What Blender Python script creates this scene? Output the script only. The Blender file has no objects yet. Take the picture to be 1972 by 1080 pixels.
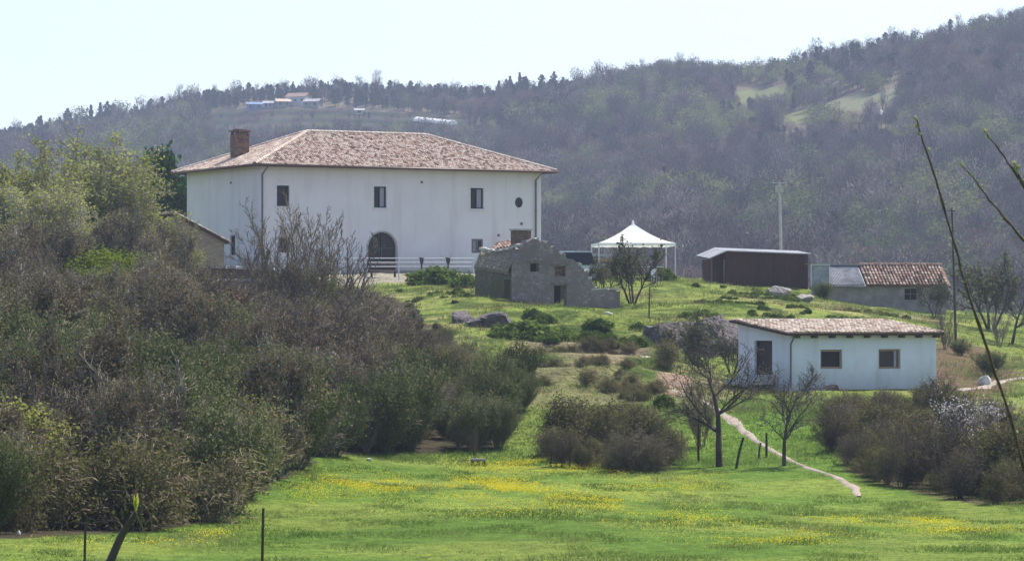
import bpy, math, random
import numpy as np
from mathutils import Vector

# ------------------------------------------------------------------ camera, world, sun, exposure
S = bpy.context.scene
COL = S.collection
F = 6000.0            # focal length in photo pixels (1972 wide)
CX, HZ = 986.0, 600.0 # principal column and horizon row
K = 1.63              # metres of real depth for one step of the depth scale used in the tables

cd = bpy.data.cameras.new('camera')
cam = bpy.data.objects.new('camera', cd)
COL.objects.link(cam)
cam.location = (0, 0, 0)
cam.rotation_euler = (math.radians(90), 0, 0)
cd.sensor_width = 36
cd.lens = F / 1972 * 36
cd.shift_y = (HZ - 540) / 1972
cd.clip_start = 0.1
cd.clip_end = 12000
S.camera = cam
cd.dof.use_dof = True
cd.dof.focus_distance = 220
cd.dof.aperture_fstop = 50

SUN_EL, SUN_AZ = 57.0, 42.0   # azimuth to the right of the view direction, sun behind the hill house
w = bpy.data.worlds.new('World')
S.world = w
w.use_nodes = True
nt = w.node_tree
nt.nodes.clear()
sky = nt.nodes.new('ShaderNodeTexSky')
sky.sky_type = 'NISHITA'
sky.sun_disc = False
sky.sun_elevation = math.radians(SUN_EL)
sky.sun_rotation = math.radians(SUN_AZ)
sky.altitude = 500
sky.air_density = 1.0
sky.dust_density = 2.2
sky.ozone_density = 1.0
bg = nt.nodes.new('ShaderNodeBackground')
bg.inputs['Strength'].default_value = 0.12
wo = nt.nodes.new('ShaderNodeOutputWorld')
nt.links.new(sky.outputs[0], bg.inputs[0])
nt.links.new(bg.outputs[0], wo.inputs[0])

sd = bpy.data.lights.new('sun', 'SUN')
sd.energy = 4.4
sd.angle = math.radians(0.55)
sd.color = (1.0, 0.95, 0.87)
sun = bpy.data.objects.new('sun', sd)
COL.objects.link(sun)
_e, _a = math.radians(SUN_EL), math.radians(SUN_AZ)
sdir = Vector((math.cos(_e) * math.sin(_a), math.cos(_e) * math.cos(_a), math.sin(_e)))
sun.rotation_euler = sdir.to_track_quat('Z', 'Y').to_euler()

S.view_settings.view_transform = 'Standard'
S.view_settings.look = 'None'
S.view_settings.gamma = 1
S.view_settings.exposure = 0.96

# ------------------------------------------------------------------ small helpers
def P(px, py, yn):
    """photo pixel at a depth (in table steps) -> world point"""
    Y = yn * K
    return Vector(((px - CX) / F * Y, Y, (HZ - py) / F * Y))

def tag(o, label=None, cat=None, group=None, kind=None):
    if label: o['label'] = label
    if cat: o['category'] = cat
    if group: o['group'] = group
    if kind: o['kind'] = kind
    return o

def empty(name, loc, rz=0.0, label=None, cat=None, group=None):
    o = bpy.data.objects.new(name, None)
    o.empty_display_size = 0.3
    COL.objects.link(o)
    o.location = loc
    o.rotation_euler = (0, 0, rz)
    return tag(o, label, cat, group)

def srgb(r, g, b):
    return tuple(((c / 255) / 12.92 if c / 255 <= 0.04045 else ((c / 255 + 0.055) / 1.055) ** 2.4) for c in (r, g, b))

def link_mesh(name, me, parent=None):
    o = bpy.data.objects.new(name, me)
    COL.objects.link(o)
    if parent is not None:
        o.parent = parent
    return o

def np_mesh(name, V, faces, mats, midx=None, smooth=False, vcol=None, fval=None):
    """V (n,3); faces list of int arrays (m,k)"""
    me = bpy.data.meshes.new(name)
    V = np.asarray(V, dtype=np.float32)
    me.vertices.add(len(V))
    me.vertices.foreach_set('co', V.ravel())
    loops = np.concatenate([f.ravel() for f in faces]).astype(np.int32)
    tot = np.concatenate([np.full(len(f), f.shape[1], dtype=np.int32) for f in faces])
    st = np.concatenate([[0], np.cumsum(tot)[:-1]]).astype(np.int32)
    me.loops.add(len(loops))
    me.loops.foreach_set('vertex_index', loops)
    me.polygons.add(len(tot))
    me.polygons.foreach_set('loop_start', st)
    me.polygons.foreach_set('loop_total', tot)
    if midx is not None:
        me.polygons.foreach_set('material_index', np.asarray(midx, dtype=np.int32))
    me.polygons.foreach_set('use_smooth', np.full(len(tot), smooth, dtype=bool))
    for m in mats:
        me.materials.append(m)
    me.update(calc_edges=True)
    if vcol is not None:
        a = me.color_attributes.new('col', 'FLOAT_COLOR', 'POINT')
        c = np.ones((len(V), 4), dtype=np.float32)
        c[:, :vcol.shape[1]] = vcol
        a.data.foreach_set('color', c.ravel())
    if fval is not None:
        a = me.attributes.new('val', 'FLOAT', 'FACE')
        a.data.foreach_set('value', np.asarray(fval, dtype=np.float32))
    return me

class MB:
    """collects faces for one mesh"""
    def __init__(s):
        s.v = []; s.f = []; s.m = []; s.c = []
    def poly(s, pts, m=0, c=0.5):
        n = len(s.v)
        s.v += [tuple(p) for p in pts]
        s.f.append(tuple(range(n, n + len(pts)))); s.m.append(m); s.c.append(c)
    def box(s, c, d, m=0, val=0.5, rz=0.0, jit=0.0):
        x, y, z = c; a, b, h = d[0] / 2, d[1] / 2, d[2] / 2
        n = len(s.v)
        cs, sn = math.cos(rz), math.sin(rz)
        for sz in (-1, 1):
            for sx, sy in ((-1, -1), (1, -1), (1, 1), (-1, 1)):
                jx, jy, jz = (random.uniform(-jit, jit) for _ in range(3))
                lx, ly = sx * a + jx, sy * b + jy
                s.v.append((x + lx * cs - ly * sn, y + lx * sn + ly * cs, z + sz * h + jz))
        for q in ((0, 3, 2, 1), (4, 5, 6, 7), (0, 1, 5, 4), (1, 2, 6, 5), (2, 3, 7, 6), (3, 0, 4, 7)):
            s.f.append(tuple(n + i for i in q)); s.m.append(m); s.c.append(val)
    def tube(s, pts, r, k=8, m=0, val=0.5, cap=True):
        pts = [Vector(p) for p in pts]
        rs = r if isinstance(r, (list, tuple)) else [r] * len(pts)
        rings = []
        up0 = Vector((0, 0, 1))
        for i, p in enumerate(pts):
            d = (pts[min(i + 1, len(pts) - 1)] - pts[max(i - 1, 0)]).normalized()
            up = up0 if abs(d.z) < 0.95 else Vector((1, 0, 0))
            a = d.cross(up).normalized(); b = d.cross(a)
            n = len(s.v)
            for j in range(k):
                t = 2 * math.pi * j / k
                s.v.append(tuple(p + (a * math.cos(t) + b * math.sin(t)) * rs[i]))
            rings.append(n)
        for i in range(len(rings) - 1):
            for j in range(k):
                j2 = (j + 1) % k
                s.f.append((rings[i] + j, rings[i] + j2, rings[i + 1] + j2, rings[i + 1] + j)); s.m.append(m); s.c.append(val)
        if cap:
            s.f.append(tuple(rings[0] + j for j in range(k))[::-1]); s.m.append(m); s.c.append(val)
            s.f.append(tuple(rings[-1] + j for j in range(k))); s.m.append(m); s.c.append(val)
    def build(s, name, mats, parent=None, smooth=False, loc=None):
        me = bpy.data.meshes.new(name)
        me.from_pydata(s.v, [], s.f)
        if not isinstance(mats, (list, tuple)): mats = [mats]
        for m in mats: me.materials.append(m)
        me.polygons.foreach_set('material_index', s.m)
        if smooth: me.polygons.foreach_set('use_smooth', [True] * len(s.f))
        a = me.attributes.new('val', 'FLOAT', 'FACE')
        a.data.foreach_set('value', s.c)
        me.update()
        o = link_mesh(name, me, parent)
        if loc is not None: o.location = loc
        return o

# ------------------------------------------------------------------ materials
def new_mat(name):
    m = bpy.data.materials.new(name)
    m.use_nodes = True
    m.node_tree.nodes.clear()
    return m, m.node_tree.nodes, m.node_tree.links

def ramp(N, stops):
    r = N.new('ShaderNodeValToRGB')
    el = r.color_ramp.elements
    while len(el) > 1: el.remove(el[-1])
    el[0].position = stops[0][0]; el[0].color = (*stops[0][1], 1)
    for p, c in stops[1:]:
        e = el.new(p); e.color = (*c, 1)
    return r

def mat_noise(name, c1, c2, scale=3.0, rough=0.9, bump=0.0, bscale=None, detail=5, c3=None, stretch=None, metallic=0.0, spec=0.3, dist=0.02):
    """two or three colours mixed by object-space noise, with a bump"""
    m, N, L = new_mat(name)
    out = N.new('ShaderNodeOutputMaterial'); b = N.new('ShaderNodeBsdfPrincipled')
    L.new(b.outputs[0], out.inputs[0])
    tc = N.new('ShaderNodeTexCoord')
    mp = N.new('ShaderNodeMapping'); L.new(tc.outputs['Object'], mp.inputs[0])
    if stretch: mp.inputs['Scale'].default_value = stretch
    n = N.new('ShaderNodeTexNoise'); n.inputs['Scale'].default_value = scale; n.inputs['Detail'].default_value = detail
    n.inputs['Roughness'].default_value = 0.65
    L.new(mp.outputs[0], n.inputs['Vector'])
    st = [(0.32, c1), (0.68, c2)] if c3 is None else [(0.3, c1), (0.5, c2), (0.7, c3)]
    r = ramp(N, st); L.new(n.outputs[0], r.inputs[0]); L.new(r.outputs[0], b.inputs['Base Color'])
    b.inputs['Roughness'].default_value = rough
    b.inputs['Metallic'].default_value = metallic
    b.inputs['Specular IOR Level'].default_value = spec
    if bump > 0:
        n2 = N.new('ShaderNodeTexNoise'); n2.inputs['Scale'].default_value = bscale or scale * 4; n2.inputs['Detail'].default_value = 6
        L.new(mp.outputs[0], n2.inputs['Vector'])
        bp = N.new('ShaderNodeBump'); bp.inputs['Strength'].default_value = bump; bp.inputs['Distance'].default_value = dist
        L.new(n2.outputs[0], bp.inputs['Height']); L.new(bp.outputs[0], b.inputs['Normal'])
    return m

def mat_leaf(name, cols, trans=0.35, rnd=0.35):
    """leaf colours picked by per-leaf value and per-plant random"""
    m, N, L = new_mat(name)
    out = N.new('ShaderNodeOutputMaterial')
    at = N.new('ShaderNodeAttribute'); at.attribute_name = 'val'
    oi = N.new('ShaderNodeObjectInfo')
    mx = N.new('ShaderNodeMix'); mx.data_type = 'FLOAT'; mx.inputs[0].default_value = rnd
    L.new(at.outputs['Fac'], mx.inputs[2]); L.new(oi.outputs['Random'], mx.inputs[3])
    n = len(cols)
    r = ramp(N, [(i / max(1, n - 1), c) for i, c in enumerate(cols)])
    L.new(mx.outputs[0], r.inputs[0])
    d = N.new('ShaderNodeBsdfDiffuse'); t = N.new('ShaderNodeBsdfTranslucent')
    L.new(r.outputs[0], d.inputs[0]); L.new(r.outputs[0], t.inputs[0])
    ms = N.new('ShaderNodeMixShader'); ms.inputs[0].default_value = trans
    L.new(d.outputs[0], ms.inputs[1]); L.new(t.outputs[0], ms.inputs[2]); L.new(ms.outputs[0], out.inputs[0])
    return m

def mat_tile(name, cols, rough=0.85):
    m, N, L = new_mat(name)
    out = N.new('ShaderNodeOutputMaterial'); b = N.new('ShaderNodeBsdfPrincipled')
    at = N.new('ShaderNodeAttribute'); at.attribute_name = 'val'
    n = len(cols)
    r = ramp(N, [(i / (n - 1), c) for i, c in enumerate(cols)])
    L.new(at.outputs['Fac'], r.inputs[0])
    tc = N.new('ShaderNodeTexCoord'); nz = N.new('ShaderNodeTexNoise'); nz.inputs['Scale'].default_value = 9; nz.inputs['Detail'].default_value = 4
    L.new(tc.outputs['Object'], nz.inputs['Vector'])
    r2 = ramp(N, [(0.35, (0.55, 0.5, 0.45)), (0.6, (1.1, 1.1, 1.1))]); L.new(nz.outputs[0], r2.inputs[0])
    mx = N.new('ShaderNodeMix'); mx.data_type = 'RGBA'; mx.blend_type = 'MULTIPLY'; mx.inputs[0].default_value = 0.8
    L.new(r.outputs[0], mx.inputs[6]); L.new(r2.outputs[0], mx.inputs[7]); L.new(mx.outputs[2], b.inputs['Base Color'])
    b.inputs['Roughness'].default_value = rough
    b.inputs['Specular IOR Level'].default_value = 0.2
    L.new(b.outputs[0], out.inputs[0])
    return m

def mat_stone(name, cols, scale=3.0, mortar=(0.2, 0.18, 0.16), bump=0.8, moss=None, flat=(1, 1, 1.6)):
    m, N, L = new_mat(name)
    out = N.new('ShaderNodeOutputMaterial'); b = N.new('ShaderNodeBsdfPrincipled')
    b.inputs['Roughness'].default_value = 0.95; b.inputs['Specular IOR Level'].default_value = 0.15
    tc = N.new('ShaderNodeTexCoord'); mp = N.new('ShaderNodeMapping'); mp.inputs['Scale'].default_value = flat
    L.new(tc.outputs['Object'], mp.inputs[0])
    nz = N.new('ShaderNodeTexNoise'); nz.inputs['Scale'].default_value = 2.0; L.new(mp.outputs[0], nz.inputs['Vector'])
    ad = N.new('ShaderNodeMix'); ad.data_type = 'VECTOR'; ad.inputs[0].default_value = 0.12
    L.new(mp.outputs[0], ad.inputs[4]); L.new(nz.outputs['Color'], ad.inputs[5])
    v = N.new('ShaderNodeTexVoronoi'); v.inputs['Scale'].default_value = scale; L.new(ad.outputs[1], v.inputs['Vector'])
    ve = N.new('ShaderNodeTexVoronoi'); ve.feature = 'DISTANCE_TO_EDGE'; ve.inputs['Scale'].default_value = scale; L.new(ad.outputs[1], ve.inputs['Vector'])
    sp = N.new('ShaderNodeSeparateColor'); L.new(v.outputs['Color'], sp.inputs[0])
    r = ramp(N, [(i / (len(cols) - 1), c) for i, c in enumerate(cols)]); L.new(sp.outputs[0], r.inputs[0])
    re = ramp(N, [(0.0, (0, 0, 0)), (0.09, (1, 1, 1))]); L.new(ve.outputs['Distance'], re.inputs[0])
    mx = N.new('ShaderNodeMix'); mx.data_type = 'RGBA'; L.new(re.outputs[0], mx.inputs[0])
    mx.inputs[6].default_value = (*mortar, 1); L.new(r.outputs[0], mx.inputs[7])
    last = mx.outputs[2]
    n3 = N.new('ShaderNodeTexNoise'); n3.inputs['Scale'].default_value = 0.8; n3.inputs['Detail'].default_value = 6; L.new(tc.outputs['Object'], n3.inputs['Vector'])
    if moss:
        rm = ramp(N, [(0.42, (0, 0, 0)), (0.58, (1, 1, 1))]); L.new(n3.outputs[0], rm.inputs[0])
        m2 = N.new('ShaderNodeMix'); m2.data_type = 'RGBA'; L.new(rm.outputs[0], m2.inputs[0]); L.new(last, m2.inputs[6]); m2.inputs[7].default_value = (*moss, 1)
        last = m2.outputs[2]
    L.new(last, b.inputs['Base Color'])
    bp = N.new('ShaderNodeBump'); bp.inputs['Strength'].default_value = bump; bp.inputs['Distance'].default_value = 0.06
    L.new(re.outputs[0], bp.inputs['Height']); L.new(bp.outputs[0], b.inputs['Normal'])
    L.new(b.outputs[0], out.inputs[0])
    return m

def mat_plain(name, col, rough=0.6, metallic=0.0, spec=0.4):
    return mat_noise(name, tuple(c * 0.85 for c in col), tuple(min(1, c * 1.12) for c in col), scale=5, rough=rough, metallic=metallic, spec=spec)

def mat_plaster(name, c1, c2, streak=(0.62, 0.58, 0.52), amt=0.5):
    """lime plaster with blotches, rain streaks and splashed dirt"""
    m, N, L = new_mat(name)
    out = N.new('ShaderNodeOutputMaterial'); b = N.new('ShaderNodeBsdfPrincipled'); b.inputs['Roughness'].default_value = .92; b.inputs['Specular IOR Level'].default_value = .15
    tc = N.new('ShaderNodeTexCoord')
    def nz(sc, stretch=None, det=6):
        mp = N.new('ShaderNodeMapping'); L.new(tc.outputs['Object'], mp.inputs[0])
        if stretch: mp.inputs['Scale'].default_value = stretch
        n = N.new('ShaderNodeTexNoise'); n.inputs['Scale'].default_value = sc; n.inputs['Detail'].default_value = det; n.inputs['Roughness'].default_value = .62
        L.new(mp.outputs[0], n.inputs['Vector']); return n
    r = ramp(N, [(.3, c1), (.7, c2)]); L.new(nz(.45).outputs[0], r.inputs[0])
    rs1 = ramp(N, [(.50, (0, 0, 0)), (.72, (1, 1, 1))]); L.new(nz(1.0, (1.1, 1.1, .12), 6).outputs[0], rs1.inputs[0])
    rs2 = ramp(N, [(.52, (0, 0, 0)), (.66, (1, 1, 1))]); L.new(nz(.9, None, 8).outputs[0], rs2.inputs[0])
    mm = N.new('ShaderNodeMath'); mm.operation = 'MULTIPLY'; L.new(rs1.outputs[0], mm.inputs[0]); mm.inputs[1].default_value = amt
    mx = N.new('ShaderNodeMix'); mx.data_type = 'RGBA'; mx.blend_type = 'MULTIPLY'; L.new(mm.outputs[0], mx.inputs[0]); L.new(r.outputs[0], mx.inputs[6]); mx.inputs[7].default_value = (*streak, 1)
    m2 = N.new('ShaderNodeMath'); m2.operation = 'MULTIPLY'; L.new(rs2.outputs[0], m2.inputs[0]); m2.inputs[1].default_value = amt * .55
    mx2 = N.new('ShaderNodeMix'); mx2.data_type = 'RGBA'; mx2.blend_type = 'MULTIPLY'; L.new(m2.outputs[0], mx2.inputs[0]); L.new(mx.outputs[2], mx2.inputs[6]); mx2.inputs[7].default_value = (.72, .68, .66, 1)
    sx_ = N.new('ShaderNodeSeparateXYZ'); L.new(tc.outputs['Object'], sx_.inputs[0])
    ad_ = N.new('ShaderNodeMath'); ad_.operation = 'MULTIPLY_ADD'; L.new(nz(1.6, (1, 1, .5), 6).outputs[0], ad_.inputs[0]); ad_.inputs[1].default_value = -2.2; L.new(sx_.outputs[2], ad_.inputs[2])
    rd = ramp(N, [(0.0, (1, 1, 1)), (1.0, (0, 0, 0))]); mr = N.new('ShaderNodeMapRange'); mr.inputs[1].default_value = -1.0; mr.inputs[2].default_value = .5; L.new(ad_.outputs[0], mr.inputs[0]); L.new(mr.outputs[0], rd.inputs[0])
    mx3 = N.new('ShaderNodeMix'); mx3.data_type = 'RGBA'; mx3.blend_type = 'MULTIPLY'; L.new(rd.outputs[0], mx3.inputs[0]); L.new(mx2.outputs[2], mx3.inputs[6]); mx3.inputs[7].default_value = (.74, .71, .64, 1)
    L.new(mx3.outputs[2], b.inputs['Base Color'])
    bp = N.new('ShaderNodeBump'); bp.inputs['Strength'].default_value = .4; bp.inputs['Distance'].default_value = .03; L.new(nz(9, None, 8).outputs[0], bp.inputs['Height']); L.new(bp.outputs[0], b.inputs['Normal'])
    L.new(b.outputs[0], out.inputs[0])
    return m

M = {}
M['plaster'] = mat_plaster('white_plaster', (0.66, 0.62, 0.625), (0.75, 0.715, 0.715), amt=.3)
M['plaster_hut'] = mat_plaster('whitewash', (0.62, 0.66, 0.74), (0.71, 0.75, 0.82), amt=.35)
M['surround'] = mat_plain('window_surround', (0.70, 0.67, 0.68), rough=.9)
M['grey_plaster'] = mat_noise('old_render', (0.16, 0.145, 0.135), (0.33, 0.30, 0.27), scale=1.1, rough=0.95, bump=0.6, bscale=7, detail=9, dist=0.05)
M['tiles'] = mat_tile('coppi_tiles', [(0.10, 0.065, 0.055), (0.27, 0.18, 0.14), (0.42, 0.30, 0.24), (0.54, 0.43, 0.36), (0.66, 0.59, 0.52), (0.56, 0.44, 0.36), (0.42, 0.37, 0.29)])
M['tiles_pale'] = mat_tile('weathered_tiles', [(0.22, 0.16, 0.12), (0.42, 0.31, 0.24), (0.56, 0.46, 0.37), (0.68, 0.62, 0.54), (0.38, 0.32, 0.25)])
M['tiles_red'] = mat_tile('red_tiles', [(0.07, 0.045, 0.038), (0.18, 0.11, 0.085), (0.28, 0.185, 0.145), (0.42, 0.33, 0.27), (0.17, 0.135, 0.105)])
M['timber'] = mat_noise('dark_timber', (0.035, 0.022, 0.016), (0.09, 0.055, 0.038), scale=2.5, rough=0.85, bump=0.3, stretch=(1, 1, 6))
M['gutter'] = mat_plain('copper_gutter', (0.11, 0.055, 0.04), rough=0.5, spec=0.5)
M['pipe'] = mat_plain('brown_pipe', (0.13, 0.115, 0.115), rough=0.5, spec=0.5)
M['frame'] = mat_plain('dark_window_wood', (0.035, 0.022, 0.022), rough=0.5)
M['frame_tan'] = mat_plain('tan_window_wood', (0.30, 0.20, 0.12), rough=0.6)
M['glass'] = mat_plain('window_glass', (0.010, 0.010, 0.016), rough=0.15, spec=0.25)
M['void'] = mat_plain('interior_shade', (0.012, 0.010, 0.010), rough=0.9)  # near-black colour standing in for shade inside openings
M['pale_panel'] = mat_plain('pale_grey', (0.30, 0.31, 0.35), rough=0.8)
M['brick'] = mat_stone('old_brick', [(0.17, 0.09, 0.065), (0.29, 0.16, 0.115), (0.24, 0.17, 0.12), (0.13, 0.09, 0.07)], scale=4.0, mortar=(0.14, 0.11, 0.09), flat=(1, 1, 2.6))
M['stone'] = mat_stone('rubble_stone', [(0.20, 0.165, 0.16), (0.29, 0.25, 0.245), (0.23, 0.19, 0.185), (0.35, 0.31, 0.30)], scale=5.0, mortar=(0.17, 0.14, 0.135), bump=0.5, moss=(0.20, 0.165, 0.15))
M['stone_moss'] = mat_stone('mossy_stone', [(0.13, 0.12, 0.09), (0.24, 0.22, 0.17), (0.17, 0.16, 0.12)], scale=5.0, mortar=(0.11, 0.10, 0.075), bump=0.5, moss=(0.13, 0.13, 0.06))
M['ochre'] = mat_stone('ochre_stone', [(0.30, 0.24, 0.15), (0.42, 0.34, 0.23), (0.36, 0.29, 0.2)], scale=3.2, mortar=(0.3, 0.25, 0.18), bump=0.4)
M['moss'] = mat_noise('moss_roof', (0.07, 0.085, 0.035), (0.24, 0.20, 0.15), scale=2.6, rough=1.0, bump=1.0, bscale=8, c3=(0.15, 0.145, 0.08), dist=0.08)
M['coping'] = mat_noise('pale_coping', (0.38, 0.36, 0.32), (0.58, 0.56, 0.52), scale=2.0, bump=0.3)
M['rock'] = mat_noise('rock', (0.06, 0.052, 0.05), (0.30, 0.27, 0.25), scale=1.4, bump=1.0, bscale=4, detail=10, c3=(0.14, 0.125, 0.11), dist=0.15)
M['rock_dark'] = mat_noise('dark_rock', (0.022, 0.019, 0.022), (0.12, 0.10, 0.105), scale=1.6, bump=1.0, bscale=4, detail=10, c3=(0.055, 0.046, 0.05), dist=0.25)
M['white_rock'] = mat_noise('pale_rock', (0.45, 0.43, 0.40), (0.68, 0.66, 0.62), scale=3, bump=0.5)
M['tent'] = mat_leaf('tent_cloth', [(0.86, 0.86, 0.86), (0.90, 0.90, 0.88)], trans=0.35, rnd=0)
M['white_metal'] = mat_plain('white_metal', (0.62, 0.63, 0.65), rough=0.4)
M['dark_metal'] = mat_plain('dark_metal', (0.03, 0.03, 0.035), rough=0.5)
M['sheet'] = mat_noise('sheet_metal', (0.24, 0.235, 0.235), (0.42, 0.41, 0.41), scale=0.8, rough=0.45, metallic=0.2)
M['sheet_grey'] = mat_noise('grey_sheet', (0.16, 0.17, 0.19), (0.42, 0.42, 0.44), scale=0.9, rough=0.7)
M['shed_wood'] = mat_noise('shed_boards', (0.055, 0.026, 0.02), (0.12, 0.06, 0.045), scale=2.0, rough=0.9, bump=0.4, stretch=(6, 6, 0.5))
M['pole_wood'] = mat_noise('weathered_wood', (0.10, 0.085, 0.07), (0.22, 0.19, 0.16), scale=3, rough=0.9, stretch=(1, 1, 0.2))
M['post_wood'] = mat_noise('dark_post_wood', (0.03, 0.026, 0.018), (0.085, 0.07, 0.05), scale=6, rough=0.95, stretch=(1, 1, 0.2), bump=0.4)
M['concrete'] = mat_noise('concrete', (0.36, 0.35, 0.34), (0.50, 0.49, 0.48), scale=3)
M['bark'] = mat_noise('grey_bark', (0.045, 0.036, 0.032), (0.13, 0.11, 0.10), scale=5, rough=0.95, bump=0.5, stretch=(1, 1, 0.35))
M['twig_grey'] = mat_leaf('grey_twigs', [(0.052, 0.042, 0.034), (0.15, 0.124, 0.10), (0.33, 0.29, 0.24)], trans=0.0, rnd=0.5)
M['twig_pale'] = mat_leaf('pale_twigs', [(0.12, 0.105, 0.08), (0.27, 0.24, 0.185), (0.48, 0.44, 0.36)], trans=0.0, rnd=0.4)
M['twig_green'] = mat_leaf('green_broom_stems', [(0.03, 0.042, 0.014), (0.075, 0.098, 0.032), (0.14, 0.17, 0.06), (0.26, 0.28, 0.13)], trans=0.0, rnd=0.5)
M['twig_dark'] = mat_leaf('dark_twigs', [(0.030, 0.024, 0.022), (0.075, 0.062, 0.056), (0.15, 0.13, 0.12)], trans=0.0, rnd=0.4)
M['twig_brown'] = mat_leaf('brown_twigs', [(0.065, 0.05, 0.034), (0.19, 0.15, 0.10), (0.36, 0.30, 0.20)], trans=0.0, rnd=0.5)
M['twig_red'] = mat_leaf('red_twigs', [(0.055, 0.022, 0.024), (0.10, 0.035, 0.035), (0.14, 0.06, 0.055)], trans=0.0, rnd=0.3)
M['leaf_dull'] = mat_leaf('dull_green_leaf', [(0.03, 0.036, 0.016), (0.08, 0.09, 0.036), (0.15, 0.155, 0.07), (0.26, 0.25, 0.15)])
M['leaf_broom'] = mat_leaf('broom_green', [(0.08, 0.115, 0.012), (0.15, 0.20, 0.02), (0.24, 0.28, 0.04)])
M['leaf_bud'] = mat_leaf('spring_bud_green', [(0.17, 0.19, 0.04), (0.30, 0.32, 0.08), (0.45, 0.44, 0.16)], rnd=0.25)
M['leaf_olive'] = mat_leaf('dry_olive_leaf', [(0.05, 0.050, 0.016), (0.125, 0.125, 0.044), (0.25, 0.24, 0.10)])
M['leaf_brown'] = mat_leaf('dry_brown_leaf', [(0.048, 0.038, 0.022), (0.12, 0.098, 0.056), (0.24, 0.205, 0.12)])
M['leaf_ever'] = mat_leaf('evergreen_leaf', [(0.014, 0.035, 0.012), (0.03, 0.07, 0.02), (0.06, 0.12, 0.035)], trans=0.2)
M['leaf_ivy'] = mat_leaf('ivy_leaf', [(0.035, 0.06, 0.015), (0.095, 0.145, 0.033), (0.19, 0.25, 0.06)], trans=0.3)
M['petal'] = mat_leaf('white_petal', [(0.5, 0.48, 0.46), (0.75, 0.73, 0.7)], trans=0.3)
M['flower'] = mat_leaf('yellow_petal', [(0.55, 0.42, 0.02), (0.72, 0.60, 0.03), (0.60, 0.56, 0.05)], trans=0.3, rnd=0)
M['grass'] = mat_leaf('grass_blade', [(0.055, 0.105, 0.020), (0.10, 0.165, 0.032), (0.15, 0.21, 0.052), (0.23, 0.24, 0.09)], trans=0.4, rnd=0)
M['dry_grass'] = mat_leaf('dry_grass_blade', [(0.10, 0.10, 0.03), (0.18, 0.155, 0.07), (0.26, 0.22, 0.13)], trans=0.3, rnd=0)
# far wood
M['f_bare'] = mat_leaf('far_bare_twigs', [(0.032, 0.028, 0.028), (0.085, 0.072, 0.066), (0.16, 0.135, 0.12), (0.32, 0.28, 0.24)], trans=0.1, rnd=0.8)
M['f_green'] = mat_leaf('far_grey_green', [(0.025, 0.038, 0.018), (0.085, 0.11, 0.045), (0.19, 0.22, 0.10)], rnd=0.6)
M['f_lime'] = mat_leaf('far_spring_green', [(0.12, 0.14, 0.045), (0.19, 0.21, 0.075), (0.24, 0.25, 0.11)], rnd=0.5)
M['f_pine'] = mat_leaf('far_pine', [(0.008, 0.020, 0.014), (0.018, 0.038, 0.024), (0.04, 0.062, 0.038)], trans=0.1, rnd=0.6)
M['f_rust'] = mat_leaf('far_rusty_twigs', [(0.13, 0.075, 0.06), (0.19, 0.12, 0.095), (0.24, 0.17, 0.14)], trans=0.1, rnd=0.6)
M['f_white'] = mat_leaf('far_blossom', [(0.35, 0.31, 0.30), (0.55, 0.51, 0.49)], rnd=0.4)

# ------------------------------------------------------------------ noise in numpy
def _hash(ix, iy, seed):
    h = (ix.astype(np.int64) * 374761393 + iy.astype(np.int64) * 668265263 + seed * 1442695041) & 0xffffffff
    h = ((h ^ (h >> 13)) * 1274126177) & 0xffffffff
    return ((h ^ (h >> 16)) & 0xffff) / 65535.0

def vnoise(x, y, seed=0):
    ix = np.floor(x); iy = np.floor(y)
    fx = x - ix; fy = y - iy
    fx = fx * fx * (3 - 2 * fx); fy = fy * fy * (3 - 2 * fy)
    a = _hash(ix, iy, seed); b = _hash(ix + 1, iy, seed); c = _hash(ix, iy + 1, seed); d = _hash(ix + 1, iy + 1, seed)
    return (a * (1 - fx) + b * fx) * (1 - fy) + (c * (1 - fx) + d * fx) * fy

def fbm(x, y, seed=0, oct=4):
    t = 0; amp = 0.5; s = 0
    for i in range(oct):
        t = t + amp * vnoise(x * 2 ** i, y * 2 ** i, seed + i * 17); s += amp; amp *= 0.5
    return t / s

def sstep(a, b, x):
    t = np.clip((x - a) / (b - a), 0, 1)
    return t * t * (3 - 2 * t)

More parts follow.
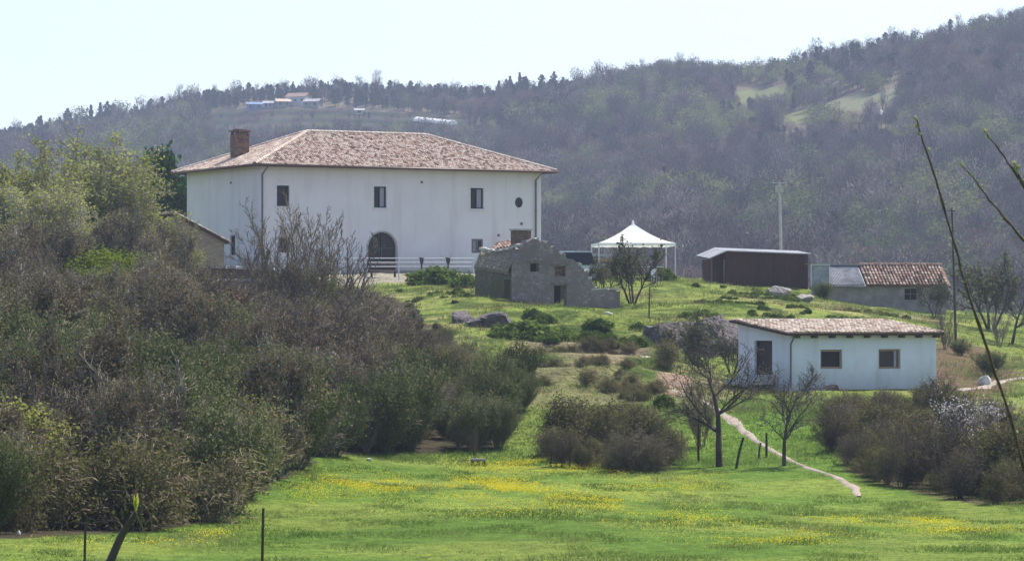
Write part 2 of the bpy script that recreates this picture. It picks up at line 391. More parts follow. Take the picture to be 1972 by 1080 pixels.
# ------------------------------------------------------------------ terrain heights
# (photo column, photo row, depth step) of points read off the ground of the near hill
CP = [
 (0,1080,48),(600,1080,48),(1300,1080,48),(1972,1080,48),(-900,1090,48),(2900,1090,48),
 (0,1050,51),(200,1040,53),(400,1020,57),(500,975,63),(600,910,75),(760,890,80),(900,885,82),(1050,895,80),
 (1280,915,77),(1385,900,80),(1515,898,80),(1650,960,70),(1800,985,67),(1972,985,66),(1000,960,66),(1400,960,70),
 (1590,912,77),(1490,878,82),(1440,845,85),(1400,805,89),(1330,765,94),(1290,745,98),
 (1450,752,97),(1600,752,97),(1800,752,99),(1700,745,104),(1600,735,108),(1450,740,104),
 (1700,850,85),(1550,830,86),(1850,860,84),(1972,880,80),(1820,930,75),(1950,930,74),
 (1900,745,105),(1972,728,112),(1860,755,102),(1930,790,95),
 (1300,622,119),(1450,622,120),(1600,618,124),(1750,622,129),(1400,585,130),(1500,590,131),
 (940,700,103),(1100,700,102),(1250,702,102),(1100,755,96),(1250,775,94),(1000,780,93),
 (1000,655,112),(1150,652,112),(1260,660,112),
 (880,590,122),(1000,600,120),(1130,604,120),(1250,616,119),
 (920,572,126),(1050,588,126),(1190,594,126),(1100,560,133),
 (520,535,146),(750,532,147),(1000,533,150),(640,560,138),(800,560,136),(860,548,141),
 (360,527,152),(700,525,160),(950,525,160),(1100,530,160),
 (1215,536,146),(1145,540,143),(1295,537,146),(1240,534,152),
 (1370,546,147),(1470,549,149),(1560,553,150),(1460,545,155),
 (1600,588,140),(1700,602,138),(1830,606,147),(1700,598,150),(1600,575,150),(1840,662,125),
 (1900,650,130),(1972,665,130),(1950,700,120),
 (0,760,82),(0,640,103),(200,700,93),(200,600,115),(0,540,126),(150,508,138),(300,520,140),(-150,500,138),
 (400,800,82),(400,660,108),(400,570,130),(600,800,88),(600,700,104),(600,610,124),(740,640,116),(760,570,133),
 (850,800,91),(900,700,103),(950,855,86),(850,650,112),(60,900,66),(250,880,70),(420,900,71),
]
pts = [(((px - CX) / F * yn * K), yn, (HZ - py) / F * yn * K) for px, py, yn in CP]
for x in (-110, -60, -25, 0, 25, 60, 110):
    pts += [(x, 0, -1.75), (x, 10, -3.4), (x, 22, -4.9), (x, 35, -6.0)]
    pts += [(x, 190, -1.5 if abs(x) < 70 else -3), (x, 225, -8.0), (x, 270, -13.0)]
for x in (-110, -70):
    pts += [(x, 60, -5.5), (x, 90, -2.5), (x, 120, 2.5), (x, 150, 3.0)]
for x in (62, 85, 120):
    pts += [(x, 60, -6.5), (x, 90, -5.2), (x, 120, -3.0), (x, 150, -1.5)]
A_ = np.array(pts)
_seen = {}
CPX = A_[:, 0]; CPY = A_[:, 1]; CPZ = A_[:, 2]
def _U(r2):
    return 0.5 * r2 * np.log(r2 + 1e-9)
_n = len(A_)
_KM = _U((CPX[:, None] - CPX[None]) ** 2 + (CPY[:, None] - CPY[None]) ** 2) + np.eye(_n) * 6.0
_PM = np.stack([np.ones(_n), CPX, CPY], 1)
_LM = np.zeros((_n + 3, _n + 3)); _LM[:_n, :_n] = _KM; _LM[:_n, _n:] = _PM; _LM[_n:, :_n] = _PM.T
_W = np.linalg.solve(_LM, np.concatenate([CPZ, [0, 0, 0]]))

def near_h(x, yn):
    out = np.zeros_like(x)
    for i in range(_n):
        out += _W[i] * _U((x - CPX[i]) ** 2 + (yn - CPY[i]) ** 2)
    return out + _W[_n] + _W[_n + 1] * x + _W[_n + 2] * yn

SKY_P = [-2500, -600, 0, 100, 200, 350, 500, 700, 930, 1000, 1090, 1160, 1300, 1450, 1560, 1700, 1850, 1972, 2600, 4500]
SKY_R = [480, 330, 262, 258, 232, 198, 182, 177, 184, 176, 176, 152, 138, 142, 116, 86, 62, 34, -60, -160]
def ridge_row(px): return np.interp(px, SKY_P, SKY_R)
def ridge_yn(px): return np.interp(px, [-600, 0, 900, 1100, 1972, 2600], [860, 880, 860, 820, 760, 740])
HB = 340.0
def far_h(x, yn):
    yn = np.maximum(yn, 150.0)
    px = CX + x / (yn * K) * F
    ry = ridge_yn(px); rr = ridge_row(px)
    t = (yn - HB) / (ry - HB)
    tc = np.clip(t, -0.6, 1)
    g = np.where(tc > 0, np.maximum(tc, 0) ** 0.85, tc * 0.4)
    row = 705 + (rr - 705) * g
    z = (HZ - row) / F * yn * K
    zr = (HZ - rr) / F * ry * K
    px_r = px
    z = np.where(t > 1, zr - (yn - ry) * K * 0.22, z)
    und = (fbm(x / 90 + 7, yn * K / 140, 5, 3) - 0.5) * 26 + (fbm(x / 30, yn * K / 50 + 3, 9, 3) - 0.5) * 8
    env = np.clip(t, 0, 1) * np.clip(1 - t, 0, 1) * 4
    return z + und * np.clip(env, 0, 1)

def ground(x, Y):
    x = np.atleast_1d(np.asarray(x, dtype=np.float64)); Y = np.atleast_1d(np.asarray(Y, dtype=np.float64))
    yn = Y / K
    xn = np.clip(x, -130, 130)
    zn = near_h(xn, np.clip(yn, -30, 285))
    zn = zn + (fbm(x / 3.2, Y / 3.2, 3, 4) - 0.5) * 0.42 * sstep(84, 100, yn) + (fbm(x / 4, Y / 4, 8, 3) - 0.5) * 0.12
    # old farming terraces on the bank below the ruin: flat treads, steep risers
    pxt = CX + x / np.maximum(Y, 1) * F
    wob = (fbm(x / 14, yn / 14, 66, 2) - .5) * 5
    ft = (yn + wob) / 5.2; fr_ = ft - np.floor(ft)
    mk = sstep(930, 1010, pxt) * (1 - sstep(1360, 1415, pxt)) * sstep(95, 99, yn) * (1 - sstep(118, 122, yn))
    zn = zn + mk * 0.95 * (sstep(.68, .97, fr_) - fr_ + .15)
    mk2 = sstep(1290, 1360, pxt) * (1 - sstep(1720, 1800, pxt)) * sstep(119, 123, yn) * (1 - sstep(138, 143, yn))
    f2 = (yn + wob * 1.4) / 3.1; f2 = f2 - np.floor(f2)
    zn = zn + mk2 * 0.30 * (sstep(.6, .97, f2) - f2 + .15)
    zn = np.clip(zn, -40, 40)
    k = sstep(215, 330, yn)
    return zn * (1 - k) + far_h(x, yn) * k

def gz(x, Y):
    return float(ground(x, Y)[0])

def at_ground(px, yn):
    Y = yn * K; x = (px - CX) / F * Y
    return Vector((x, Y, gz(x, Y)))

def rows_of(x, Y, z):
    return CX + x / Y * F, HZ - z / Y * F

def inpoly(px, py, poly):
    res = np.zeros(np.shape(px), dtype=bool)
    n = len(poly); j = n - 1
    for i in range(n):
        xi, yi = poly[i]; xj, yj = poly[j]
        c = ((yi > py) != (yj > py)) & (px < (xj - xi) * (py - yi) / (yj - yi + 1e-12) + xi)
        res ^= c; j = i
    return res

# areas of cover, as (photo column, depth step) plans of the ground
def plan(poly): return [((px), yn) for px, yn in poly]
THICKET = [(-400, 52), (60, 53), (300, 56), (430, 60), (540, 70), (620, 79), (760, 82), (960, 85), (1010, 92), (1000, 96), (930, 100), (880, 107), (820, 118), (765, 130), (700, 139), (560, 141), (380, 141), (340, 150), (-400, 150)]
RTHICK = [(1590, 83), (1660, 76), (1760, 72), (1860, 69), (2400, 64), (2400, 92), (1960, 88), (1830, 92), (1700, 92), (1600, 90)]
FIELDS = [   # photo col/row outline on the far hill, linear colour
 ([(1410, 182), (1440, 172), (1515, 167), (1518, 184), (1480, 198), (1425, 200)], (0.135, 0.15, 0.065)),
 ([(1500, 228), (1545, 212), (1560, 216), (1556, 236), (1512, 238)], (0.14, 0.155, 0.055)),
 ([(1600, 194), (1640, 184), (1705, 180), (1722, 165), (1730, 178), (1716, 206), (1650, 212), (1590, 214), (1575, 204)], (0.15, 0.16, 0.09)),
 ([(400, 216), (480, 208), (640, 208), (760, 216), (905, 228), (930, 246), (930, 262), (400, 262)], (0.23, 0.19, 0.15)),
]

# drifts of yellow flowers: column, depth, half widths, density
FL = [(1030, 79.5, 150, 2.4, 1.0), (800, 70, 190, 6, .5), (950, 70, 120, 5, .8), (690, 70, 80, 4, .5), (1160, 66, 160, 4, .5), (1300, 72.5, 140, 2.5, .4), (410, 55, 45, 1.5, .6), (1750, 61, 180, 1.6, .8), (1480, 54, 140, 2.5, .7), (1320, 59, 140, 3, .3), (600, 66, 60, 3, .4), (250, 51, 180, 1.5, .3), (1250, 76, 130, 1.2, .5), (1850, 57, 140, 2, .4), (900, 73, 260, 6, .25), (1150, 62, 300, 4, .2)]

# ------------------------------------------------------------------ terrain sheet
def build_ground():
    rows = np.concatenate([np.linspace(-40, 70, 45, endpoint=False), np.linspace(70, 142, 150, endpoint=False), np.linspace(142, 262, 230, endpoint=False), np.linspace(262, 560, 60, endpoint=False),
                           np.linspace(560, 1560, 210, endpoint=False), np.linspace(1560, 3200, 30)])
    nu = 420
    u = np.linspace(-1, 1, nu)
    u = np.sign(u) * (0.72 * np.abs(u) + 0.28 * np.abs(u) ** 4)      # finer in the middle
    W = np.where(rows < 80, 60.0, 60 + (rows - 80) * 0.30)
    X = u[None] * W[:, None]; Y = np.repeat(rows[:, None], nu, 1)
    Z = ground(X.ravel(), Y.ravel())
    x = X.ravel(); y = Y.ravel()
    V = np.stack([x, y, Z], 1)
    nr = len(rows)
    idx = np.arange(nr * nu).reshape(nr, nu)
    Fq = np.stack([idx[:-1, :-1], idx[:-1, 1:], idx[1:, 1:], idx[1:, :-1]], -1).reshape(-1, 4)
    yn = y / K
    ys = np.maximum(y, 5)
    px, py = rows_of(x, ys, Z)
    n1 = fbm(x / 6, y / 6, 21, 4); n2 = fbm(x / 1.7, y / 1.7, 33, 4); n3 = fbm(x / 25, y / 25, 2, 3)
    meadow = np.array([0.08, 0.14, 0.020]); meadow2 = np.array([0.14, 0.185, 0.034])
    c = meadow + (meadow2 - meadow) * sstep(0.35, 0.65, n1)[:, None]
    c = c * (0.72 + 0.55 * fbm(x / 9, y / 16, 55, 4))[:, None]
    # upper slope grass, yellower with drier clumps
    top = np.array([0.15, 0.185, 0.040]); top2 = np.array([0.235, 0.225, 0.085]); top3 = np.array([0.055, 0.085, 0.018])
    ct = top + (top2 - top) * sstep(0.5, 0.75, n1)[:, None]
    ct = ct + (top3 - ct) * sstep(0.52, 0.66, n2)[:, None]
    k = sstep(88, 100, yn)[:, None]
    c = c * (1 - k) + ct * k
    fl = np.zeros(len(px))
    for cx_, cy_, rx_, ry_, a_ in FL:
        fl = np.maximum(fl, a_ * np.exp(-(((px - cx_) / rx_ / .6) ** 2 + ((yn - cy_) / ry_ / .6) ** 2)) * sstep(.4, .6, n2 * .5 + n1 * .5))
    c = c + (np.array([0.30, 0.27, 0.02]) - c) * (fl * .7)[:, None]
    # bare earth and dry banks
    def soft(cx, cy, rx, ry, amt=1.0):
        d = ((px - cx) / rx) ** 2 + ((yn - cy) / ry) ** 2 + (n2 - 0.5) * 1.6
        return (1 - sstep(0.6, 1.3, d))[:, None] * amt
    dry = np.array([0.19, 0.145, 0.10]); earth = np.array([0.16, 0.105, 0.07]); pink = np.array([0.36, 0.24, 0.18])
    for a, col in ((soft(1140, 108, 150, 5, 0.85), dry), (soft(1100, 97, 180, 5, 0.55), dry * 0.8), (soft(1300, 98, 45, 3.5), pink), (soft(1855, 112, 110, 14), earth * .75), (soft(1690, 139, 120, 4, .5), dry),
                   (soft(1340, 98, 90, 8, .5), dry)):
        c = c * (1 - a) + col * a
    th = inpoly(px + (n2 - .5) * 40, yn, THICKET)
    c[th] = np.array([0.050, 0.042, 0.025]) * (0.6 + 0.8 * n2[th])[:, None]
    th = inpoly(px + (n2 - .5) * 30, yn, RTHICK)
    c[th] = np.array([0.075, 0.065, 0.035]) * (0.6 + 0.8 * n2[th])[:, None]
    yard = (inpoly(px, yn, [(360, 143), (690, 141), (1110, 150), (1110, 175), (340, 175)]))
    c[yard] = np.array([0.24, 0.22, 0.17])
    # far side of the valley: litter and bare soil under the trees
    fk = sstep(200, 260, yn)[:, None]
    ff = np.array([0.115, 0.085, 0.068]) + (np.array([0.14, 0.125, 0.075]) - np.array([0.115, 0.085, 0.068])) * n3[:, None]
    c = c * (1 - fk) + ff * fk
    for poly, col in FIELDS:
        ins = inpoly(px + (n1 - .5) * 14, py + (n2 - .5) * 5, poly) & (yn > 300)
        cc = np.array(col)[None] * (0.75 + 0.5 * n2[ins])[:, None]
        if col[0] == 0.23:      # terraced ground: strips follow the contours
            band = np.sin((py[ins]) * 0.42 + np.sin(px[ins] * 0.013) * 1.2)
            cc = cc * np.array([.95, .80, .95]) * (0.17 + 0.08 * band[:, None] + 0.25 * (n3[ins][:, None] - .5)) + np.array([0.0, 0.018, 0.0]) * (n1[ins][:, None] > .5)
        c[ins] = cc
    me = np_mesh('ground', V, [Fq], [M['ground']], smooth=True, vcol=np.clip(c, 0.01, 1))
    o = link_mesh('ground', me)
    tag(o, kind='structure')
    return o

def ground_mat():
    m, N, L = new_mat('ground_cover')
    out = N.new('ShaderNodeOutputMaterial'); b = N.new('ShaderNodeBsdfPrincipled')
    b.inputs['Roughness'].default_value = 1.0; b.inputs['Specular IOR Level'].default_value = 0.05
    at = N.new('ShaderNodeAttribute'); at.attribute_name = 'col'
    tc = N.new('ShaderNodeTexCoord')
    n1 = N.new('ShaderNodeTexNoise'); n1.inputs['Scale'].default_value = 1.6; n1.inputs['Detail'].default_value = 9; n1.inputs['Roughness'].default_value = 0.75
    L.new(tc.outputs['Object'], n1.inputs['Vector'])
    r = ramp(N, [(0.30, (0.45, 0.45, 0.45)), (0.52, (1, 1, 1)), (0.72, (1.5, 1.4, 1.3))]); L.new(n1.outputs[0], r.inputs[0])
    mx = N.new('ShaderNodeMix'); mx.data_type = 'RGBA'; mx.blend_type = 'MULTIPLY'; mx.inputs[0].default_value = 1.0
    L.new(at.outputs['Color'], mx.inputs[6]); L.new(r.outputs[0], mx.inputs[7]); L.new(mx.outputs[2], b.inputs['Base Color'])
    n2 = N.new('ShaderNodeTexNoise'); n2.inputs['Scale'].default_value = 4.0; n2.inputs['Detail'].default_value = 8
    L.new(tc.outputs['Object'], n2.inputs['Vector'])
    bp = N.new('ShaderNodeBump'); bp.inputs['Strength'].default_value = 0.8; bp.inputs['Distance'].default_value = 0.25
    L.new(n2.outputs[0], bp.inputs['Height']); L.new(bp.outputs[0], b.inputs['Normal'])
    L.new(b.outputs[0], out.inputs[0])
    return m
M['ground'] = ground_mat()
build_ground()

# footpaths: sheets laid on the ground
M['path'] = mat_noise('trodden_earth', (0.10, 0.10, 0.045), (0.29, 0.235, 0.195), scale=1.3, bump=0.8, bscale=5, detail=8, c3=(0.21, 0.165, 0.135))
def strip(name, knots, widths):
    P3 = [((px - CX) / F * yn * K, yn * K) for px, yn in knots]
    d = [0]
    for i in range(1, len(P3)): d.append(d[-1] + math.dist(P3[i], P3[i - 1]))
    t = np.arange(0, d[-1], 0.35)
    xs = np.interp(t, d, [p[0] for p in P3]); ys = np.interp(t, d, [p[1] for p in P3]); ws = np.interp(t, d, widths)
    ker = np.ones(9) / 9
    xs2 = np.convolve(np.pad(xs, 4, 'edge'), ker, 'valid'); ys2 = np.convolve(np.pad(ys, 4, 'edge'), ker, 'valid')
    dx = np.gradient(xs2); dy = np.gradient(ys2); l = np.hypot(dx, dy) + 1e-9
    nx, ny = -dy / l, dx / l
    V = []; nc = 6
    for j in range(nc):
        s = (j / (nc - 1) * 2 - 1) * ws * (0.55 + 0.95 * vnoise(t / .9, t * 0 + (3.1 if j < nc / 2 else 9.7), 4))
        X = xs2 + nx * s * 0.5; Y = ys2 + ny * s * 0.5
        V.append(np.stack([X, Y, ground(X, Y) + (0.045 if 0 < j < nc - 1 else -0.03)], 1))
    V = np.stack(V, 1)
    idx = np.arange(len(t) * nc).reshape(len(t), nc)
    Fq = np.stack([idx[:-1, :-1], idx[:-1, 1:], idx[1:, 1:], idx[1:, :-1]], -1).reshape(-1, 4)
    o = link_mesh(name, np_mesh(name, V.reshape(-1, 3), [Fq], [M['path']], smooth=True)); tag(o, kind='structure')
strip('path', [(1655, 70.5), (1648, 73), (1610, 76.5), (1560, 79), (1515, 81.5), (1480, 83.3), (1450, 85), (1425, 87), (1405, 89), (1370, 92), (1330, 94.5), (1290, 98)], [.2, .45, .35, .25, .28, .28, .35, .6, .75, .35, .25, .6])
strip('path', [(1840, 103), (1880, 105), (1925, 108), (1972, 112.5), (2050, 119)], [.6, .7, .7, .8, .9])

# ------------------------------------------------------------------ tiles
def tiled_slope(mb, O, e, u, poly, m, sp=0.24, ln=0.40, seed=1, raise_=0.0, pal=None):
    """half-round tiles over a slope; poly in (e,u) coordinates"""
    rg = random.Random(seed)
    O = Vector(O); e = Vector(e).normalized(); u = Vector(u).normalized(); n = e.cross(u).normalized()
    if n.z < 0: n = -n
    xs = [p[0] for p in poly]; ys = [p[1] for p in poly]
    def inside(a, b):
        r = False; j = len(poly) - 1
        for i in range(len(poly)):
            xi, yi = poly[i]; xj, yj = poly[j]
            if (yi > b) != (yj > b) and a < (xj - xi) * (b - yi) / (yj - yi) + xi: r = not r
            j = i
        return r
    b = min(ys); row = 0
    while b < max(ys):
        a = min(xs) + sp / 2
        while a < max(xs):
            if inside(a, b + ln * 0.35):
                off = rg.uniform(-0.03, 0.03); tilt = rg.uniform(-0.012, 0.012)
                c = rg.random() if pal is None else pal(rg)
                rr = sp * 0.40 * rg.uniform(0.92, 1.06)
                ring = []
                for (bb, hh, rs) in ((b - 0.05 + off, 0.045, 1.08), (b + ln + off, 0.012, 0.88)):
                    pr = []
                    for k in range(5):
                        t = math.pi * k / 4
                        pr.append(O + e * (a + math.cos(t) * rr * rs + tilt * (bb - b)) + u * bb + n * (raise_ + hh + math.sin(t) * rr * 0.85))
                    ring.append(pr)
                for k in range(4):
                    mb.poly([ring[0][k], ring[0][k + 1], ring[1][k + 1], ring[1][k]][::-1], m, c)
                mb.poly(ring[0], m, c * 0.6)
            a += sp
        b += ln; row += 1

def ridge_tiles(mb, p0, p1, m, r=0.16, seed=1, c=0.62):
    rg = random.Random(seed)
    p0 = Vector(p0); p1 = Vector(p1); d = p1 - p0; L_ = d.length; d.normalize()
    s = d.cross(Vector((0, 0, 1))).normalized(); n = s.cross(d).normalized()
    t = 0
    while t < L_:
        cc = min(1, max(0, c + rg.uniform(-0.15, 0.2)))
        q = []
        for tt, h, k_ in ((t, 0.02, 1.06), (min(t + 0.45, L_), 0.0, 0.9)):
            q.append([p0 + d * tt + s * math.cos(math.pi * k / 5) * r * k_ + n * (math.sin(math.pi * k / 5) * r * 0.8 * k_ + h + 0.05) for k in range(6)])
        for k in range(5): mb.poly([q[0][k], q[0][k + 1], q[1][k + 1], q[1][k]], m, cc)
        mb.poly(q[0], m, cc * 0.6)
        t += 0.42

# ------------------------------------------------------------------ wall panel with openings
def wall_panel(mb, a, b, z0, top, ops, nrm, depth=0.28, m=0, arch=()):
    """a,b: 2D ends; top: function of distance; ops: (s0,s1,z0,z1); faces plus reveals going in by depth"""
    a = Vector(a); b = Vector(b); d = (b - a); L_ = d.length; d.normalize(); nrm = Vector(nrm).normalized()
    def pt(s, z, inn=0.0):
        q = a + d * s - nrm * inn
        return (q.x, q.y, z)
    ss = sorted(set([0, L_] + [o[0] for o in ops] + [o[1] for o in ops] + [L_ * i / 6 for i in range(1, 6)]))
    zs = sorted(set([z0] + [o[2] for o in ops] + [o[3] for o in ops]))
    for i in range(len(ss) - 1):
        s0, s1 = ss[i], ss[i + 1]
        if s1 - s0 < 1e-6: continue
        sm = (s0 + s1) / 2
        for j in range(len(zs)):
            za = zs[j]; last = j == len(zs) - 1
            zb0 = top(s0) if last else zs[j + 1]; zb1 = top(s1) if last else zs[j + 1]
            zm = (za + min(zb0, zb1)) / 2
            if any(o[0] < sm < o[1] and o[2] < zm < o[3] for o in ops): continue
            mb.poly([pt(s0, za), pt(s1, za), pt(s1, zb1), pt(s0, zb0)], m)
    for k, (s0, s1, za, zb) in enumerate(ops):
        mb.poly([pt(s0, za), pt(s0, za, depth), pt(s1, za, depth), pt(s1, za)], m)
        mb.poly([pt(s0, za), pt(s0, zb), pt(s0, zb, depth), pt(s0, za, depth)], m)
        mb.poly([pt(s1, za, depth), pt(s1, zb, depth), pt(s1, zb), pt(s1, za)], m)
        if k not in arch:
            mb.poly([pt(s0, zb), pt(s1, zb), pt(s1, zb, depth), pt(s0, zb, depth)], m)
        else:
            r = (s1 - s0) / 2; c = (s0 + s1) / 2; zc = zb - r; n = 16
            for q in range(n):
                t0 = math.pi * q / n; t1 = math.pi * (q + 1) / n
                x0, h0 = c + r * math.cos(t0), zc + r * math.sin(t0); x1, h1 = c + r * math.cos(t1), zc + r * math.sin(t1)
                mb.poly([pt(x0, h0), pt(x0, zb), pt(x1, zb), pt(x1, h1)], m)
                mb.poly([pt(x0, h0), pt(x1, h1), pt(x1, h1, depth), pt(x0, h0, depth)], m)
    return pt

def frame_mesh(s0, s1, z0, z1, y, axis='x', t=0.09, dep=0.07, mull=True):
    """window frame bars as boxes in the plane; axis x: along local x at y; axis y: along local y at x=y"""
    mb = MB()
    def bx(a0, a1, b0, b1):
        c = ((a0 + a1) / 2, (b0 + b1) / 2)
        if axis == 'x': mb.box((c[0], y, c[1]), (a1 - a0, dep, b1 - b0))
        else: mb.box((y, c[0], c[1]), (dep, a1 - a0, b1 - b0))
    bx(s0, s0 + t, z0, z1); bx(s1 - t, s1, z0, z1)
    bx(s0 + t, s1 - t, z1 - t, z1); bx(s0 + t, s1 - t, z0, z0 + t)
    if mull:
        m = (s0 + s1) / 2; bx(m - t * .4, m + t * .4, z0 + t, z1 - t)
    return mb

def pane_mesh(s0, s1, z0, z1, y, axis='x'):
    mb = MB()
    if axis == 'x': mb.box(((s0 + s1) / 2, y, (z0 + z1) / 2), (s1 - s0, 0.02, z1 - z0))
    else: mb.box((y, (s0 + s1) / 2, (z0 + z1) / 2), (0.02, s1 - s0, z1 - z0))
    return mb

class Frame:
    """a building's local frame; converts photo positions on its walls into local ones"""
    def __init__(s, px, py, yn, deg):
        s.o = P(px, py, yn); s.c = math.cos(math.radians(deg)); s.s = math.sin(math.radians(deg)); s.rz = math.radians(deg)
    def along(s, px, back=0.0):          # on the front face (local y=back)
        u = (px - CX) / F; x0 = s.o.x - back * s.s; y0 = s.o.y + back * s.c
        return (u * y0 - x0) / (s.c - u * s.s)
    def deep(s, px):                      # on the left face (local x=0)
        u = (px - CX) / F
        return (s.o.x - u * s.o.y) / (u * s.c + s.s)
    def z(s, py, lx=0.0, ly=0.0):
        Y = s.o.y + lx * s.s + ly * s.c
        return (HZ - py) / F * Y - s.o.z

# ------------------------------------------------------------------ the farmhouse
def farmhouse():
    fr = Frame(503, 525, 150, 28)
    W_ = fr.along(1042); D_ = fr.deep(360); H_ = fr.z(309)
    root = empty('farmhouse', fr.o, fr.rz, 'long white two-storey farmhouse with hipped terracotta roof on the hilltop', 'house')
    def op(px0, px1, py0, py1):
        s0, s1 = fr.along(px0), fr.along(px1)
        return (s0, s1, fr.z(py1, s0), fr.z(py0, s0))
    wins = [op(533, 557, 357, 397), op(720, 744, 359, 400), op(906, 931, 362, 402)]
    low = op(537, 556, 458, 486); small = op(908, 930, 460, 487)
    s0, s1 = fr.along(709), fr.along(763)
    archo = (s0, s1, fr.z(526, s0) - 0.05, fr.z(447, s0))
    mb = MB()
    ops = wins + [low, small, archo]
    wall_panel(mb, (0, 0), (W_, 0), -1.2, lambda s: H_, ops, (0, -1), arch=(5,))
    d0, d1 = fr.deep(453), fr.deep(443)
    slit = (D_ - d1, D_ - d0, fr.z(491, 0, d0), fr.z(453, 0, d0))
    wall_panel(mb, (0, D_), (0, 0), -1.2, lambda s: H_, [slit], (-1, 0))
    wall_panel(mb, (W_, 0), (W_, D_), -1.2, lambda s: H_, [], (1, 0))
    wall_panel(mb, (W_, D_), (0, D_), -1.2, lambda s: H_, [], (0, 1))
    mb.build('wall', M['plaster'], root)
    # windows
    for k, (a, b, z0, z1) in enumerate(wins):
        f = frame_mesh(a, b, z0, z1, 0.16, mull=(k > 0)).build('window', M['frame'], root)
        pane_mesh(a + .05, b - .05, z0 + .05, z1 - .05, 0.22).build('pane', M['glass'], f)
        if k: 
            m_ = (a + b) / 2
            pane_mesh(m_ + .06, b - .12, z0 + .1, z1 - .1, 0.195).build('pale_panel', M['pale_panel'], f)  # pale grey panel over the right half of the pane
        su = MB(); t_ = .14
        su.box((a - t_ / 2, -.008, (z0 + z1) / 2), (t_, .03, z1 - z0 + 2 * t_)); su.box((b + t_ / 2, -.008, (z0 + z1) / 2), (t_, .03, z1 - z0 + 2 * t_)); su.box(((a + b) / 2, -.008, z1 + t_ / 2), (b - a, .03, t_)); su.build('surround', M['surround'], f)
        sb = MB(); sb.box(((a + b) / 2, -0.04, z0 - 0.06), (b - a + 0.3, 0.14, 0.1)); sb.build('sill', M['surround'], f)
    for (a, b, z0, z1) in (low,):
        f = frame_mesh(a, b, z0, z1, 0.16).build('window', M['frame'], root)
        pane_mesh(a + .05, b - .05, z0 + .05, z1 - .05, 0.22).build('pane', M['glass'], f)
    a, b, z0, z1 = small
    f = frame_mesh(a, b, z0, z1, 0.05, t=0.14, mull=True).build('window', M['pipe'], root)
    pane_mesh(a + .05, (a + b) / 2, z0 + .05, z1 - .05, 0.12).build('pane', M['pale_panel'], f)
    pane_mesh((a + b) / 2, b - .05, z0 + .05, z1 - .05, 0.13).build('pane', M['glass'], f)
    a, b = D_ - slit[1], D_ - slit[0]
    f = frame_mesh(a, b, slit[2], slit[3], 0.16, axis='y', mull=False).build('window', M['frame'], root)
    pane_mesh(a + .05, b - .05, slit[2] + .05, slit[3] - .05, 0.22, axis='y').build('pane', M['glass'], f)
    # round window
    cx = fr.along(999); cz = fr.z(390, cx); mb = MB(); r = 0.30
    pts_ = [(cx + math.cos(t) * r, -0.02, cz + math.sin(t) * r * 1.25) for t in np.linspace(0, 2 * math.pi, 25)]
    mb.tube(pts_, 0.045, 6, cap=False)
    f = mb.build('round_window', M['frame'], root, smooth=True)
    mb = MB(); mb.poly([(p[0], -0.012, p[2]) for p in pts_[:-1]]); mb.poly([(p[0], 0.03, p[2]) for p in pts_[:-1]][::-1]); mb.build('pane', M['glass'], f)
    # arched glazed entrance
    a, b, z0, z1 = archo; r = (b - a) / 2; c = (a + b) / 2; zc = z1 - r
    mb = MB()
    arc = [(c + math.cos(t) * (r - .05), 0.2, zc + math.sin(t) * (r - .05)) for t in np.linspace(0, math.pi, 17)]
    mb.tube([(b - .05, 0.2, z0)] + arc + [(a + .05, 0.2, z0)], 0.06, 6, cap=False)
    mb.box((c, 0.2, (z0 + z1) / 2), (0.09, 0.08, z1 - z0)); mb.box((c, 0.21, zc), (b - a, 0.07, 0.1)); mb.box((c, 0.21, z0 + 1.0), (b - a, 0.07, 0.08))
    f = mb.build('arched_door', M['frame'], root)
    mb = MB(); mb.poly([(b, 0.25, z0)] + [(p[0], 0.25, p[2]) for p in arc] + [(a, 0.25, z0)]); mb.build('pane', M['glass'], f)
    mb = MB()
    arc2 = [(c + math.cos(t) * (r + .09), -0.012, zc + math.sin(t) * (r + .09)) for t in np.linspace(0, math.pi, 17)]
    mb.tube([(b + .09, -0.012, z0)] + arc2 + [(a - .09, -0.012, z0)], 0.07, 4); mb.build('arch_surround', M['coping'], f)
    # small round vents
    for px, py, rr in ((812, 351, .10), (1004, 431, .12), (960, 453, .11)):
        cx = fr.along(px); mb = MB(); mb.tube([(cx, 0.02, fr.z(py, cx)), (cx, -0.07, fr.z(py, cx))], rr, 10); mb.build('vent', M['pipe'], root)
    t = fr.deep(445); mb = MB(); mb.tube([(0.02, t, fr.z(352, 0, t)), (-0.07, t, fr.z(352, 0, t))], .1, 10); mb.build('vent', M['pipe'], root)
    # roof
    oh = 0.95
    x0, x1, y0, y1 = -oh, W_ + oh, -oh, D_ + oh
    ra = fr.along(590, D_ / 2); rb = fr.along(820, D_ / 2); ym = D_ / 2
    zt = fr.z(252, ra, ym) - 0.1
    sl = (zt - H_) / (ym)
    ze = H_ - sl * oh
    R1 = Vector((ra, ym, zt)); R2 = Vector((rb, ym, zt))
    c00, c10, c11, c01 = Vector((x0, y0, ze)), Vector((x1, y0, ze)), Vector((x1, y1, ze)), Vector((x0, y1, ze))
    mb = MB()
    for q in ([c00, c10, R2, R1], [c10, c11, R2], [c11, c01, R1, R2], [c01, c00, R1]):
        mb.poly(q, 1)
        mb.poly([v - Vector((0, 0, 0.16)) for v in q][::-1], 0)
    for p, q in ((c00, c10), (c10, c11), (c11, c01), (c01, c00)):
        mb.poly([p - Vector((0, 0, .16)), q - Vector((0, 0, .16)), q, p], 0)
